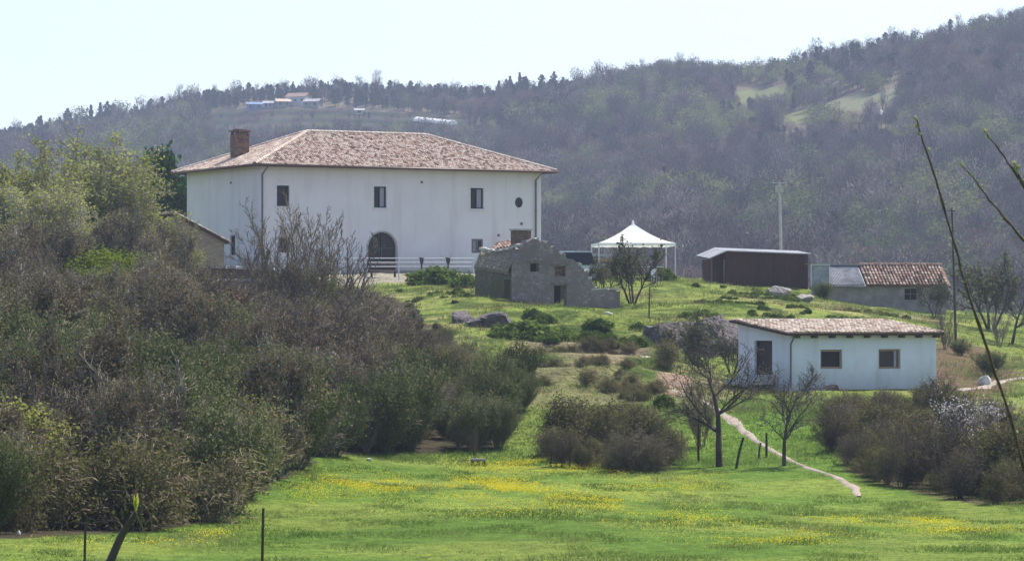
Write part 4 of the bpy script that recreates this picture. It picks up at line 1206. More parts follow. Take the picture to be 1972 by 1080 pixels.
# ------------------------------------------------------------------ white hut
def hut():
    fr = Frame(1522, 750, 97, 25)
    root = empty('white_hut', fr.o, fr.rz, 'small whitewashed single-storey hut with flat-pitched tile roof on the lower slope', 'hut')
    W_ = fr.along(1803); D_ = fr.deep(1422)
    zf = fr.z(645); zb = fr.z(622, 0, D_)
    def op(a, b, c, d):
        s0, s1 = fr.along(a), fr.along(b); return (s0, s1, fr.z(d, s0), fr.z(c, s0))
    o1 = op(1580, 1622, 673, 710); o2 = op(1692, 1734, 672, 710)
    d0, d1 = fr.deep(1487), fr.deep(1453)
    door = (D_ - d1, D_ - d0, fr.z(722, 0, d0), fr.z(656, 0, d0))
    mb = MB()
    wall_panel(mb, (0, 0), (W_, 0), -1.2, lambda s: zf, [o1, o2], (0, -1), depth=.22)
    wall_panel(mb, (0, D_), (0, 0), -1.2, lambda s: zb + (zf - zb) * s / D_, [door], (-1, 0), depth=.25)
    wall_panel(mb, (W_, 0), (W_, D_), -1.2, lambda s: zf + (zb - zf) * s / D_, [], (1, 0))
    wall_panel(mb, (W_, D_), (0, D_), -1.2, lambda s: zb, [], (0, 1))
    mb.build('wall', M['plaster_hut'], root)
    for (a, b, z0, z1) in (o1, o2):
        f = frame_mesh(a, b, z0, z1, .12, t=.10, mull=False).build('window', M['frame_tan'], root)
        pane_mesh(a + .05, b - .05, z0 + .05, z1 - .05, .18).build('pane', M['frame'] if a == o2[0] else M['glass'], f)
        if a == o2[0]:
            pane_mesh(b - .32, b - .16, z0 + .08, z1 - .08, .145).build('shutter', M['pale_panel'], f)
    a, b, z0, z1 = D_ - door[1], D_ - door[0], door[2], door[3]
    f = frame_mesh(a, b, z0, z1, .16, axis='y', t=.08, mull=False).build('door', M['timber'], root)
    pane_mesh(a + .05, b - .05, z0, z1 - .05, .2, axis='y').build('door_leaf', M['frame'], f)
    mb = MB(); mb.box((-.5, (a + b) / 2, z0 - .12), (1.0, b - a + .6, .2)); mb.box((-.85, (a + b) / 2, z0 - .35), (1.4, b - a + .8, .26)); mb.build('step', M['concrete'], root)
    # roof
    o = .45; sl = (zb - zf) / D_
    A, B = Vector((-o, -o, zf - o * sl + .14)), Vector((W_ + .2, -o, zf - o * sl + .14))
    C, Dd = Vector((W_ + .2, D_ + .2, zb + .2 * sl + .14)), Vector((-o, D_ + .2, zb + .2 * sl + .14))
    mb = MB(); dn = Vector((0, 0, -.12))
    mb.poly([A, B, C, Dd], 1); mb.poly([Dd + dn, C + dn, B + dn, A + dn], 0)
    for p, q in ((A, B), (B, C), (C, Dd), (Dd, A)): mb.poly([p + dn, q + dn, q, p], 0)
    u = (Dd - A); tiled_slope(mb, A, B - A, u, [(0, 0), ((B - A).length, 0), ((B - A).length, u.length), (0, u.length)], 2, seed=21, sp=.22, ln=.4)
    rf = mb.build('roof', [M['timber'], M['tiles_red'], M['tiles_pale']], root)
    for i in range(9):
        x = .25 + (W_ - .4) * i / 8
        mb = MB(); mb.box((x, -.2, zf + .02 - .2 * sl - .08), (.15, .5, .15)); mb.build('rafter', M['timber'], rf)
    mb = MB(); mb.tube([(-.02, -o, zf - .1), (-.02, -.08, zf - .45), (-.02, -.08, .1)], .05, 8); mb.build('downpipe', M['pipe'], root)
hut()

# ------------------------------------------------------------------ poles
def util_pole():
    yn = 172; b = at_ground(1506, yn); top = P(1501, 350, yn)
    root = empty('utility_pole', b, 0, 'tall grey utility pole with crossbar rising behind the dark shed', 'pole')
    t = top - b
    mb = MB(); mb.tube([(0, 0, -.5), tuple(t)], [.16, .11], 8); mb.build('pole', M['concrete'], root)
    mb = MB(); mb.box(t + Vector((0, 0, -.1)), (1.3, .1, .1)); mb.box(t + Vector((0, 0, -.65)), (.7, .3, .6)); cb_ = mb.build('crossbar', M['concrete'], root)
    for dx in (-.55, 0, .55):
        mb = MB(); mb.tube([t + Vector((dx, 0, -.05)), t + Vector((dx, 0, .18))], [.06, .04], 6); mb.build('insulator', M['pale_panel'], cb_)
util_pole()
def thin_pole():
    yn = 125; b = at_ground(1841, yn); t = P(1833, 400, yn) - b
    root = empty('wooden_pole', b, 0, 'thin dark wooden pole on the slope to the right of the hut', 'pole')
    mb = MB(); mb.tube([(0, 0, -.3), tuple(t * .5), tuple(t)], [.09, .075, .05], 7); mb.build('pole_shaft', M['post_wood'], root)
    mb = MB(); mb.box(t + Vector((0, 0, -.2)), (.4, .06, .06)); mb.build('crossbar', M['post_wood'], root)
thin_pole()

# stakes
POSTS = [(1312, 82, 828, 0.02, .045, 'thin weathered fence stake leftmost of the row beyond the bare trees'),
 (1345, 81, 800, 0.01, .05, 'tall thin fence stake just left of the large bare tree'),
 (1416, 79.5, 842, 0.26, .06, 'dark fence stake leaning to the right between the two bare trees'),
 (1461, 81.5, 852, 0.12, .045, 'short fence stake beside the footpath, left one of a close pair'),
 (1476, 81.8, 833, 0.0, .055, 'upright fence stake beside the footpath, right one of a close pair'),
 (1250, 119.5, 552, 0.02, .05, 'thin stake on the lawn right of the tree by the ruin'),
 (1061, 79.8, 868, 0.0, .03, 'thin pale stake at the meadow edge before the brown bush, left one'),
 (1098, 79.5, 862, 0.0, .03, 'thin pale stake at the meadow edge before the brown bush, right one'),
]
for px, yn, top, lean, r, lab in POSTS:
    b = at_ground(px, yn); h = P(px, top, yn).z - b.z
    mb = MB()
    rg = random.Random(px)
    mb.tube([(0, 0, -.2), (lean * h * .5 + rg.uniform(-.02, .02), 0, h * .5), (lean * h, 0, h)], [r, r * .95, r * .8], 7)
    o = mb.build('fence_post', M['post_wood'], None, loc=b); tag(o, lab, 'fence post', 'wooden stakes on the slope')
# near stakes at the foot of the picture (in the foreground)
for px, top, yn, r, lab in ((160, 1005, 24, .016, 'thin dark stake at the bottom edge left of the leaning stem'), (502, 978, 22, .016, 'thin dark stake at the bottom edge standing before the meadow')):
    b = at_ground(px, yn); h = P(px, top, yn).z - b.z
    mb = MB(); mb.tube([(0, 0, -.2), (.01, 0, h * .6), (.03, 0, h)], [r * 1.3, r * 1.1, r], 7)
    o = mb.build('garden_stake', M['post_wood'], None, loc=b); tag(o, lab, 'stake', 'thin stakes in the foreground')

# ------------------------------------------------------------------ plants
def rot_to(d):
    return d.normalized()

def grow(rg, p, d, L_, r, lev, cfg, segs, tips):
    n = cfg['n'][lev]; step = L_ / n; nl = len(cfg['n'])
    pos = p.copy(); dr = d.normalized(); rr = r
    for i in range(n):
        wv = cfg['wig'][lev]
        dr = (dr + Vector((rg.gauss(0, wv), rg.gauss(0, wv), rg.gauss(0, wv) + cfg['up'][lev]))).normalized()
        q = pos + dr * step
        r2 = r * (1 - (i + 1) / n * cfg.get('tap', .7))
        segs.append((pos.copy(), q.copy(), rr, r2, lev))
        pos = q; rr = r2
        if lev + 1 < nl and (i + 1) / n > cfg['start'][lev]:
            k = cfg['kids'][lev]
            k = int(k) + (rg.random() < k - int(k))
            for _ in range(k):
                sp = cfg['ang'][lev]
                side = Vector((rg.gauss(0, 1), rg.gauss(0, 1), rg.gauss(0, .5)))
                side = (side - dr * side.dot(dr)).normalized()
                a = rg.uniform(sp * .6, sp * 1.3)
                cd_ = dr * math.cos(a) + side * math.sin(a)
                grow(rg, pos, cd_, L_ * cfg['len'][lev] * rg.uniform(.6, 1.15) * (1.15 - .5 * (i + 1) / n), rr * cfg['rad'][lev], lev + 1, cfg, segs, tips)
    if lev >= nl - 1: tips.append(pos.copy())

def tubes_np(segs, kmap=(6, 4, 3, 3, 3), rmin=0.004):
    """one mesh data of many tapering segments"""
    Vs = []; Fs = []; base = 0; vals = []
    lev = np.array([s[4] for s in segs])
    P0 = np.array([s[0][:] for s in segs]); P1 = np.array([s[1][:] for s in segs])
    R0 = np.maximum(np.array([s[2] for s in segs]), rmin); R1 = np.maximum(np.array([s[3] for s in segs]), rmin)
    rs = np.random.RandomState(len(segs))
    for l in np.unique(lev):
        m = lev == l; k = kmap[min(l, len(kmap) - 1)]
        p0, p1, r0, r1 = P0[m], P1[m], R0[m], R1[m]; n = len(p0)
        d = p1 - p0; d /= np.linalg.norm(d, axis=1)[:, None] + 1e-9
        up = np.where(np.abs(d[:, 2:3]) < .9, [[0, 0, 1.0]], [[1.0, 0, 0]])
        a = np.cross(d, up); a /= np.linalg.norm(a, axis=1)[:, None] + 1e-9; b = np.cross(d, a)
        t = 2 * np.pi * np.arange(k) / k
        ring = a[:, None] * np.cos(t)[None, :, None] + b[:, None] * np.sin(t)[None, :, None]
        v = np.concatenate([p0[:, None] + ring * r0[:, None, None], p1[:, None] + ring * r1[:, None, None]], 1)
        Vs.append(v.reshape(-1, 3))
        i = base + np.arange(n)[:, None] * 2 * k; j = np.arange(k)[None]; j2 = (j + 1) % k
        Fs.append(np.stack([i + j, i + j2, i + k + j2, i + k + j], -1).reshape(-1, 4))
        vals.append(np.repeat(np.clip(rs.rand(n) * .8 + l * .08, 0, 1), k))
        base += n * 2 * k
    return np.concatenate(Vs), np.concatenate(Fs), np.concatenate(vals)

def leaves_np(C, size, rs, flat=0.0, aspect=1.6, vary=.4):
    n = len(C)
    nrm = rs.normal(size=(n, 3)); nrm[:, 2] += flat; nrm /= np.linalg.norm(nrm, axis=1)[:, None]
    a = np.cross(nrm, rs.normal(size=(n, 3))); a /= np.linalg.norm(a, axis=1)[:, None] + 1e-9; b = np.cross(nrm, a)
    s = (size * (1 + vary * rs.uniform(-1, 1, n)))[:, None]
    s = s * 1.0
    V = np.stack([C - a * s * aspect / 2, C + b * s / 2, C + a * s * aspect / 2, C - b * s / 2], 1).reshape(-1, 3)
    Fq = np.arange(n * 4).reshape(n, 4)
    return V, Fq

def cloud(tips, per, spread, rs, zs=1.0):
    T = np.array([t[:] for t in tips]); C = np.repeat(T, per, 0)
    C = C + rs.normal(size=C.shape) * spread * np.array([1, 1, zs])
    return C

CFG_SHRUB = dict(n=[5, 4, 3], wig=[.16, .22, .3], up=[.03, .05, .06], start=[.15, .2, 0], kids=[2.2, 2.2, 0], ang=[.7, .8, .8], len=[.55, .5, .5], rad=[.55, .55, .6], tap=.75)
CFG_TREE = dict(n=[5, 5, 4, 3], wig=[.08, .14, .2, .28], up=[.02, .05, .05, .05], start=[.3, .15, .1, 0], kids=[2.0, 2.0, 1.8, 0], ang=[.65, .7, .75, .7], len=[.62, .5, .48, .5], rad=[.55, .5, .5, .6], tap=.7)

def plant_meshes(key, seed, h, stems, spread, cfg, twigm, leafm=None, per=0, lsz=.08, lspread=.15, r0=.03, lean=0.0, trunk=None, rmin=.006, keep=1.0, zs=1.0, arch=0.0):
    """returns (branch mesh, leaf mesh or None) with the plant's base at the origin, height about h"""
    rg = random.Random(seed); rs = np.random.RandomState(seed)
    segs, tips = [], []
    for i in range(stems):
        a = rg.uniform(0, 2 * math.pi); tl = rg.uniform(.1, 1) * spread
        d = Vector((math.cos(a) * tl + lean, math.sin(a) * tl, 1))
        b = Vector((math.cos(a), math.sin(a), 0)) * rg.uniform(0, .12) * h * spread
        b.z = -.15
        grow(rg, b, d, h * rg.uniform(.55, .8), r0 * rg.uniform(.7, 1.1), 0, cfg, segs, tips)
    zmax = max(t.z for t in tips); k = h / zmax
    if arch:
        pass
    V, Fq, val = tubes_np(segs, rmin=rmin / k)
    V = V * k
    bm_ = np_mesh(key + '_branches', V, [Fq], [twigm], fval=val)
    lm = None
    if leafm is not None and per > 0:
        if keep < 1: tips = [t for t in tips if rg.random() < keep]
        C = cloud(tips, per, lspread / k, rs, zs) * k
        C = C[C[:, 2] > 0.05]
        LV, LF = leaves_np(C, lsz, rs)
        clump = fbm(C[:, 0] / .9 + 50, C[:, 2] / .9 + C[:, 1] / .8 + 50, seed, 2)
        lm = np_mesh(key + '_foliage', LV, [LF], [leafm], fval=np.clip(rs.rand(len(C)) * .6 + (clump - .3) * .9, 0, 1))
    return bm_, lm

T = M
PROTO = {}
def defp(kind, *a, **k):
    PROTO.setdefault(kind, []).append(plant_meshes(kind, *a, **k))
CS = CFG_SHRUB
CS2 = dict(CFG_SHRUB, kids=[2.4, 2.2, 0], n=[5, 4, 3], start=[.02, .05, 0], wig=[.12, .18, .22])
CB = dict(CFG_SHRUB, kids=[3.0, 2.8, 0])                         # bushier
CBR = dict(CFG_SHRUB, wig=[.2, .3, .35], up=[-.10, -.12, -.1], kids=[2.6, 2.2, 0], ang=[.8, .9, .9])    # arching canes
CU = dict(CFG_SHRUB, wig=[.06, .1, .12], up=[.04, .12, .12], ang=[.4, .35, .3], kids=[2.2, 2.2, 0])     # broom, upright
for s in (1, 2, 3):
    defp('bare_shrub', s, 3.2, 13, .85, CS2, T['twig_grey'], T['leaf_brown'], 2, .045, .12, r0=.04, rmin=.011)
for s in (4, 5, 6):
    defp('green_shrub', s, 3.0, 26, .75, CU, T['twig_green'], T['leaf_dull'], 3, .05, .12, r0=.025, rmin=.0085)
for s in (7, 8):
    defp('olive_shrub', s, 2.8, 11, .8, CS2, T['twig_brown'], T['leaf_olive'], 4, .055, .13, r0=.03, rmin=.010, keep=.8)
for s in (9, 10):
    defp('bramble', s, 1.9, 26, .95, CBR, T['twig_brown'], T['leaf_olive'], 3, .045, .12, r0=.014, rmin=.008)
for s in (11, 12):
    defp('broom', s, 2.4, 22, .6, CU, T['leaf_broom'], T['leaf_broom'], 9, .05, .12, r0=.02, rmin=.010)
defp('red_shrub', 13, 2.6, 16, .7, CS2, T['twig_red'], T['leaf_brown'], 1, .08, .1, r0=.02, rmin=.012)
for s in (14, 15, 16):
    defp('budding_tree', s, 8.0, 7, .42, dict(CFG_TREE, kids=[2.0, 2.1, 2.0, 0]), T['twig_pale'], T['leaf_bud'], 2, .115, .16, r0=.08, rmin=.014, keep=.6)
defp('evergreen', 17, 7.0, 4, .5, CFG_TREE, T['bark'], T['leaf_ever'], 26, .26, .36, r0=.10)
CBT = dict(CFG_TREE, start=[.25, .12, .08, 0], kids=[2.0, 2.2, 2.2, 0])
for s in (18, 19):
    defp('bare_tree', s, 6.0, 1, .12, dict(CBT, kids=[3.2, 2.4, 2.1, 0], ang=[.8, .7, .7, .7], len=[.72, .55, .5, .5]), T['twig_dark'], None, 0, r0=.14, rmin=.009)
UB = dict(CBT, n=[7, 6, 4, 3], wig=[.05, .1, .15, .2], ang=[.4, .45, .5, .5], up=[.02, .07, .08, .08], start=[.12, .1, .05, 0], kids=[1.7, 1.6, 1.5, 0], len=[.42, .45, .5, .5])
defp('upright_bare', 20, 7.0, 12, .55, dict(UB, kids=[1.5, 1.15, 1.0, 0], len=[.4, .42, .5, .5]), T['twig_brown'], None, 0, r0=.05, rmin=.009)
defp('upright_bare', 21, 6.5, 8, .5, dict(UB, kids=[1.5, 1.15, 1.0, 0], len=[.4, .42, .5, .5]), T['twig_grey'], None, 0, r0=.06, rmin=.010)
defp('blossom_shrub', 22, 3.0, 9, .6, CS2, T['twig_grey'], T['petal'], 2, .065, .10, r0=.035, keep=.35, rmin=.012)
defp('ivy', 23, 1.5, 14, 1.2, CBR, T['twig_dark'], T['leaf_ivy'], 8, .20, .2, r0=.02)
defp('ivy', 24, 1.3, 14, 1.3, CBR, T['twig_dark'], T['leaf_ivy'], 8, .18, .2, r0=.02)
defp('dense_bare', 25, 4.5, 4, .55, dict(CBT, kids=[2.2, 1.9, 1.5, 0]), T['twig_dark'], T['leaf_dull'], 1, .12, .15, r0=.09, rmin=.012, keep=.5)
for s in (26, 27): defp('yellow_shrub', s, 2.4, 12, .8, CS2, T['twig_brown'], T['leaf_bud'], 5, .065, .13, r0=.025, rmin=.011)
for s in (28, 29): defp('pale_shrub', s, 3.6, 9, .5, UB, T['twig_pale'], T['leaf_brown'], 2, .05, .12, r0=.035, rmin=.0105, keep=.7)

def plant(kind, i, px, yn, h, name, label, cat, group=None, rz=None, sx=1.0, base=None, tilt=0.0):
    ms = PROTO[kind]; bm_, lm = ms[i % len(ms)]
    p = at_ground(px, yn) if base is None else base
    tall = dict(bare_shrub=3.2, green_shrub=3.0, olive_shrub=2.8, bramble=1.9, broom=2.4, red_shrub=2.6, budding_tree=8.0, evergreen=7.0, bare_tree=6.0, upright_bare=7.0, blossom_shrub=3.0, ivy=1.4, dense_bare=4.5, yellow_shrub=2.4, pale_shrub=3.6)[kind]
    k = h / tall
    root = empty(name, p, rz if rz is not None else (px * 1.37) % 6.28, label, cat, group)
    root.rotation_euler.y = tilt
    root.scale = (k * sx, k * sx, k)
    b = link_mesh('branches', bm_, root)
    l = link_mesh('foliage' if kind != 'blossom_shrub' else 'blossom', lm, root) if lm else None
    return root, [b] + ([l] if l else [])

PL = {}
# (kind, variant, column, depth step, height, name, label, category, sx, tilt)
PLANTS = [
 ('budding_tree', 0, 40, 133, 9.2, 'budding_tree', 'tall yellow-green budding tree at the left edge of the photo', 'tree', 1.1, 0),
 ('budding_tree', 1, 150, 136, 10.2, 'budding_tree', 'tallest budding tree of the left clump, its crown against the far hill', 'tree', 1.15, 0),
 ('budding_tree', 2, 232, 134, 7.6, 'budding_tree', 'grey-green budding tree left of the dark evergreen', 'tree', 1.1, 0),
 ('budding_tree', 0, 306, 129, 5.6, 'budding_tree', 'yellow-green budding tree hiding the left corner of the farmhouse', 'tree', 1.05, 0),
 ('budding_tree', 1, 352, 131, 3.4, 'budding_tree', 'low yellow-green sapling before the ochre outbuilding', 'tree', 1.0, 0),
 ('budding_tree', 2, 100, 126, 7.0, 'budding_tree', 'paler twiggy budding tree in front of the left clump', 'tree', 1.2, 0),
 ('budding_tree', 0, 195, 126, 5.6, 'budding_tree', 'low budding tree above the bright green broom', 'tree', 1.2, 0),
 ('evergreen', 0, 300, 163, 10.4, 'evergreen_tree', 'dark evergreen tree behind the left end of the farmhouse roof', 'tree', .7, 0),
 ('evergreen', 0, 342, 172, 10.0, 'evergreen_tree', 'smaller dark evergreen right behind the farmhouse left eave', 'tree', .55, 0),
 ('broom', 0, 185, 113, 4.0, 'broom_shrub', 'bright green broom shrub in the upper left thicket, left of a pair', 'shrub', 1.6, 0),
 ('broom', 1, 235, 112, 3.8, 'broom_shrub', 'bright green broom shrub in the upper left thicket, right of a pair', 'shrub', 1.5, 0),
 ('broom', 0, 150, 119, 2.6, 'broom_shrub', 'bright green broom high in the left thicket, highest of the sloping row', 'shrub', 1.5, 0),
 ('broom', 0, 205, 108, 3.4, 'broom_shrub', 'bright green broom in front of the upper left row, left one', 'shrub', 1.4, 0),
 ('broom', 1, 268, 108, 3.3, 'broom_shrub', 'bright green broom in front of the upper left row, right one', 'shrub', 1.4, 0),
 ('broom', 1, 285, 117, 2.2, 'broom_shrub', 'bright green broom low at the right end of the sloping row', 'shrub', 1.4, 0),
 ('upright_bare', 0, 575, 111, 9.0, 'bare_tree', 'tall many-stemmed bare tree standing before the farmhouse wall', 'tree', 1.15, 0),
 ('upright_bare', 1, 655, 114, 8.0, 'bare_tree', 'slender bare tree left of the arched door', 'tree', 1.1, 0),
 ('upright_bare', 1, 505, 113, 7.6, 'bare_tree', 'slender bare tree before the left downpipe of the farmhouse', 'tree', 1.0, 0),
 ('red_shrub', 0, 105, 79, 3.5, 'red_twigged_shrub', 'dark red twigged shrub in the left thicket', 'shrub', 1.3, 0),
 ('red_shrub', 0, 20, 80, 2.3, 'red_twigged_shrub', 'smaller dark red shrub at the left edge of the photo', 'shrub', 1.2, 0),
 ('yellow_shrub', 0, 20, 62, 2.9, 'leafy_shrub', 'yellow-green leafy shrub at the left edge above the meadow', 'shrub', 1.2, 0),
 ('bramble', 0, 115, 56.2, 3.0, 'bramble_mound', 'left half of the large brown bramble mound at the bottom left', 'bramble', 1.1, 0),
 ('bramble', 1, 215, 57.0, 3.2, 'bramble_mound', 'middle of the large brown bramble mound at the bottom left', 'bramble', 1.1, 0),
 ('bramble', 0, 330, 58.8, 2.8, 'bramble_mound', 'right end of the large brown bramble mound at the bottom left', 'bramble', 1.1, 0),
 ('bramble', 1, 30, 55, 1.9, 'bramble_mound', 'dark bramble at the bottom left corner beside the mound', 'bramble', .85, 0),
 ('pale_shrub', 0, 450, 64, 3.1, 'bare_shrub', 'grey bare shrub on the meadow edge right of the bramble mound', 'shrub', 1.1, 0),
 ('pale_shrub', 1, 515, 69, 2.6, 'bare_shrub', 'pale bare shrub at the left corner of the open meadow', 'shrub', 1.1, 0),
 ('bare_shrub', 2, 690, 82, 2.6, 'bare_shrub', 'bare shrub at the thicket foot where its shade meets the meadow', 'shrub', 1.3, 0),
 ('olive_shrub', 0, 1085, 83.5, 2.8, 'twiggy_bush', 'olive-brown bush at the left of the big bush on the meadow edge', 'bush', 1.25, 0),
 ('olive_shrub', 1, 1165, 82, 2.8, 'twiggy_bush', 'big brown twiggy bush in the middle of the meadow edge', 'bush', 1.35, 0),
 ('olive_shrub', 0, 1240, 80, 2.9, 'twiggy_bush', 'brown bush right of the big twiggy bush, beside the stakes', 'bush', 1.2, 0),
 ('bramble', 1, 1200, 78.5, 1.6, 'bramble_mound', 'low bramble at the foot of the big twiggy bush', 'bramble', .85, 0),
 ('bare_tree', 0, 1384, 80, 6.0, 'bare_tree', 'large dark bare tree standing left before the white hut', 'tree', 1.15, 0),
 ('bare_tree', 1, 1512, 80, 4.5, 'bare_tree', 'smaller dark bare tree before the hut downpipe beside the footpath', 'tree', 1.15, .08),
 ('upright_bare', 0, 1350, 84, 3.4, 'bare_sapling', 'thin bare sapling behind the large bare tree', 'sapling', 1.0, 0),
 ('dense_bare', 0, 1340, 108, 3.2, 'bare_tree', 'round grey bare tree before the rock face left of the hut', 'tree', 1.1, 0),
 ('dense_bare', 0, 1412, 106, 2.6, 'bare_tree', 'grey bare tree touching the left wall of the hut', 'tree', 1.0, 0),
 ('olive_shrub', 1, 1620, 86, 1.9, 'twiggy_bush', 'low olive bush below the hut, nearest the footpath', 'bush', 1.5, 0),
 ('olive_shrub', 0, 1690, 83, 2.2, 'twiggy_bush', 'olive bush below the hut windows', 'bush', 1.5, 0),
 ('olive_shrub', 1, 1760, 79, 2.2, 'twiggy_bush', 'tall brown bush at the middle of the right thicket', 'bush', 1.3, 0),
 ('bare_shrub', 1, 1806, 90, 2.3, 'bare_shrub', 'grey bare shrub below the right corner of the hut', 'shrub', 1.1, 0),
 ('bare_shrub', 2, 1835, 74, 3.0, 'bare_shrub', 'dark bare shrub under the white blossom at the right', 'shrub', 1.1, 0),
 ('blossom_shrub', 0, 1850, 80, 2.8, 'blossom_shrub', 'shrub with white blossom at the right, left one of two', 'shrub', 1.0, 0),
 ('blossom_shrub', 0, 1893, 82, 2.3, 'blossom_shrub', 'shrub with white blossom at the right, right one of two', 'shrub', .95, 0),
 ('olive_shrub', 0, 1925, 72, 2.8, 'twiggy_bush', 'brown bush at the lower right edge beside the meadow', 'bush', 1.5, 0),
 ('olive_shrub', 1, 1965, 71, 3.0, 'twiggy_bush', 'brown bush cut by the right edge of the photo', 'bush', 1.4, 0),
 ('dense_bare', 0, 1220, 128, 4.6, 'knotty_tree', 'dark knotty tree between the stone ruin and the tent', 'tree', .9, 0),
 ('dense_bare', 0, 1165, 131, 2.8, 'bare_shrub', 'dark shrub at the right end of the ruin, before the tent', 'shrub', 1.1, 0),
 ('ivy', 0, 840, 141, 1.1, 'green_shrub', 'low dark green shrub on the lawn before the yard fence', 'shrub', 1.6, 0),
 ('ivy', 1, 905, 137, .9, 'green_shrub', 'low leafy weeds at the left foot of the stone ruin', 'weeds', 1.3, 0),
 ('ivy', 0, 1272, 143, .8, 'green_shrub', 'low green plant at the right pole of the tent', 'plant', 1.2, 0),
 ('ivy', 0, 1012, 113, 1.1, 'ivy_bush', 'dark green ivy mass right of the grey rock face under the ruin', 'ivy', 1.6, 0),
 ('ivy', 1, 1050, 113.5, .7, 'ivy_bush', 'green ivy mass on the bank below the ruin doorway', 'ivy', 1.6, 0),
 ('ivy', 0, 1150, 114.5, .5, 'ivy_bush', 'green ivy on the bank below the ruin right end', 'ivy', 1.5, 0),
 ('bramble', 0, 1070, 108, .8, 'bramble_mound', 'dry brown bramble on the bank below the ivy, left one', 'bramble', 1.5, 0),
 ('bramble', 1, 1150, 109, .7, 'bramble_mound', 'dry brown bramble on the bank below the ivy, right one', 'bramble', 1.5, 0),
 ('olive_shrub', 0, 1290, 104, 1.7, 'twiggy_bush', 'small bush on the bank left of the rock by the hut', 'bush', 1.3, 0),
 ('olive_shrub', 1, 1130, 98, .9, 'twiggy_bush', 'low scrub on the bank above the big twiggy bush, left one', 'bush', 2.0, 0),
 ('olive_shrub', 0, 1215, 98, .8, 'twiggy_bush', 'low scrub on the bank above the big twiggy bush, right one', 'bush', 2.0, 0),
 ('ivy', 0, 1278, 92, .55, 'small_conifer', 'tiny dark green bush alone on the slope above the stakes', 'bush', .8, 0),
 ('green_shrub', 0, 1585, 145, 1.4, 'green_shrub', 'green shrub among boulders at the left end of the barn', 'shrub', 1.4, 0),
 ('dense_bare', 0, 1800, 140, 3.2, 'bare_tree', 'grey bare tree before the right end of the barn', 'tree', .9, 0),
 ('dense_bare', 0, 1905, 137, 5.6, 'bare_tree', 'bare tree with olive crown beyond the wooden pole', 'tree', 1.0, 0),
 ('bare_tree', 0, 1950, 130, 4.8, 'bare_tree', 'leaning dark trunked tree at the right edge below the twigs', 'tree', 1.1, -.2),
 ('upright_bare', 1, 1820, 122, 3.4, 'bare_sapling', 'thin bare sapling at the right back corner of the hut', 'sapling', .8, 0),
 ('upright_bare', 1, 1925, 128, 3.0, 'bare_sapling', 'pale bare sapling at the foot of the leaning tree', 'sapling', 1.0, 0),
 ('green_shrub', 1, 1905, 112, 1.6, 'green_shrub', 'dark green shrub on the slope above the right footpath', 'shrub', 1.5, 0),
 ('green_shrub', 2, 1850, 120, 1.1, 'green_shrub', 'low green shrub at the foot of the wooden pole', 'shrub', 1.5, 0),
 ('upright_bare', 0, 914, 82, 1.7, 'bare_sapling', 'thin dark sapling beside the stone trough at the meadow edge', 'sapling', .45, 0),
 ('pale_shrub', 1, 45, 121, 5.2, 'pale_shrub', 'tall whitish-twigged shrub at the left edge under the budding trees', 'shrub', 1.2, 0),
 ('bare_shrub', 0, 362, 131, 1.7, 'bare_shrub', 'pale grey shrub before the ochre outbuilding', 'shrub', 1.3, 0),
]
srcs = {}
for (kind, v, px, yn, h, name, lab, cat, sx, tl) in PLANTS:
    r, parts = plant(kind, v, px, yn, h, name, lab, cat, sx=sx, tilt=tl)
    srcs.setdefault((kind, v % len(PROTO[kind])), parts)

# ---- scattering with one geometry-nodes object
def scatter(name, label, cat, Pn, rz, sc, kd, sets, kind='stuff'):
    me = bpy.data.meshes.new(name)
    me.vertices.add(len(Pn)); me.vertices.foreach_set('co', np.asarray(Pn, dtype=np.float32).ravel())
    for nm, typ, arr in (('rz', 'FLOAT', rz), ('sc', 'FLOAT', sc), ('kd', 'INT', kd)):
        a = me.attributes.new(nm, typ, 'POINT'); a.data.foreach_set('value', np.asarray(arr, dtype=np.float32 if typ == 'FLOAT' else np.int32))
    o = link_mesh(name, me); tag(o, label, cat, kind=kind)
    ng = bpy.data.node_groups.new(name + '_nodes', 'GeometryNodeTree')
    ng.interface.new_socket('Geometry', in_out='INPUT', socket_type='NodeSocketGeometry')
    ng.interface.new_socket('Geometry', in_out='OUTPUT', socket_type='NodeSocketGeometry')
    N, L = ng.nodes, ng.links
    gi = N.new('NodeGroupInput'); go = N.new('NodeGroupOutput')
    def named(nm, t):
        n = N.new('GeometryNodeInputNamedAttribute'); n.data_type = t; n.inputs['Name'].default_value = nm; return n
    arz, asc, akd = named('rz', 'FLOAT'), named('sc', 'FLOAT'), named('kd', 'INT')
    cx = N.new('ShaderNodeCombineXYZ'); L.new(arz.outputs[0], cx.inputs[2])
    js = N.new('GeometryNodeJoinGeometry')
    for i, objs in enumerate(sets):
        cmp_ = N.new('FunctionNodeCompare'); cmp_.data_type = 'INT'; cmp_.operation = 'EQUAL'
        L.new(akd.outputs[0], cmp_.inputs[2]); cmp_.inputs[3].default_value = i
        j = N.new('GeometryNodeJoinGeometry')
        for ob in objs:
            oi = N.new('GeometryNodeObjectInfo'); oi.transform_space = 'ORIGINAL'; oi.inputs['Object'].default_value = ob
            L.new(oi.outputs['Geometry'], j.inputs[0])
        ip = N.new('GeometryNodeInstanceOnPoints')
        L.new(gi.outputs[0], ip.inputs['Points']); L.new(cmp_.outputs[0], ip.inputs['Selection']); L.new(j.outputs[0], ip.inputs['Instance'])
        L.new(cx.outputs[0], ip.inputs['Rotation']); L.new(asc.outputs[0], ip.inputs['Scale'])
        L.new(ip.outputs[0], js.inputs[0])
    L.new(js.outputs[0], go.inputs[0])
    md = o.modifiers.new('scatter', 'NODES'); md.node_group = ng
    return o

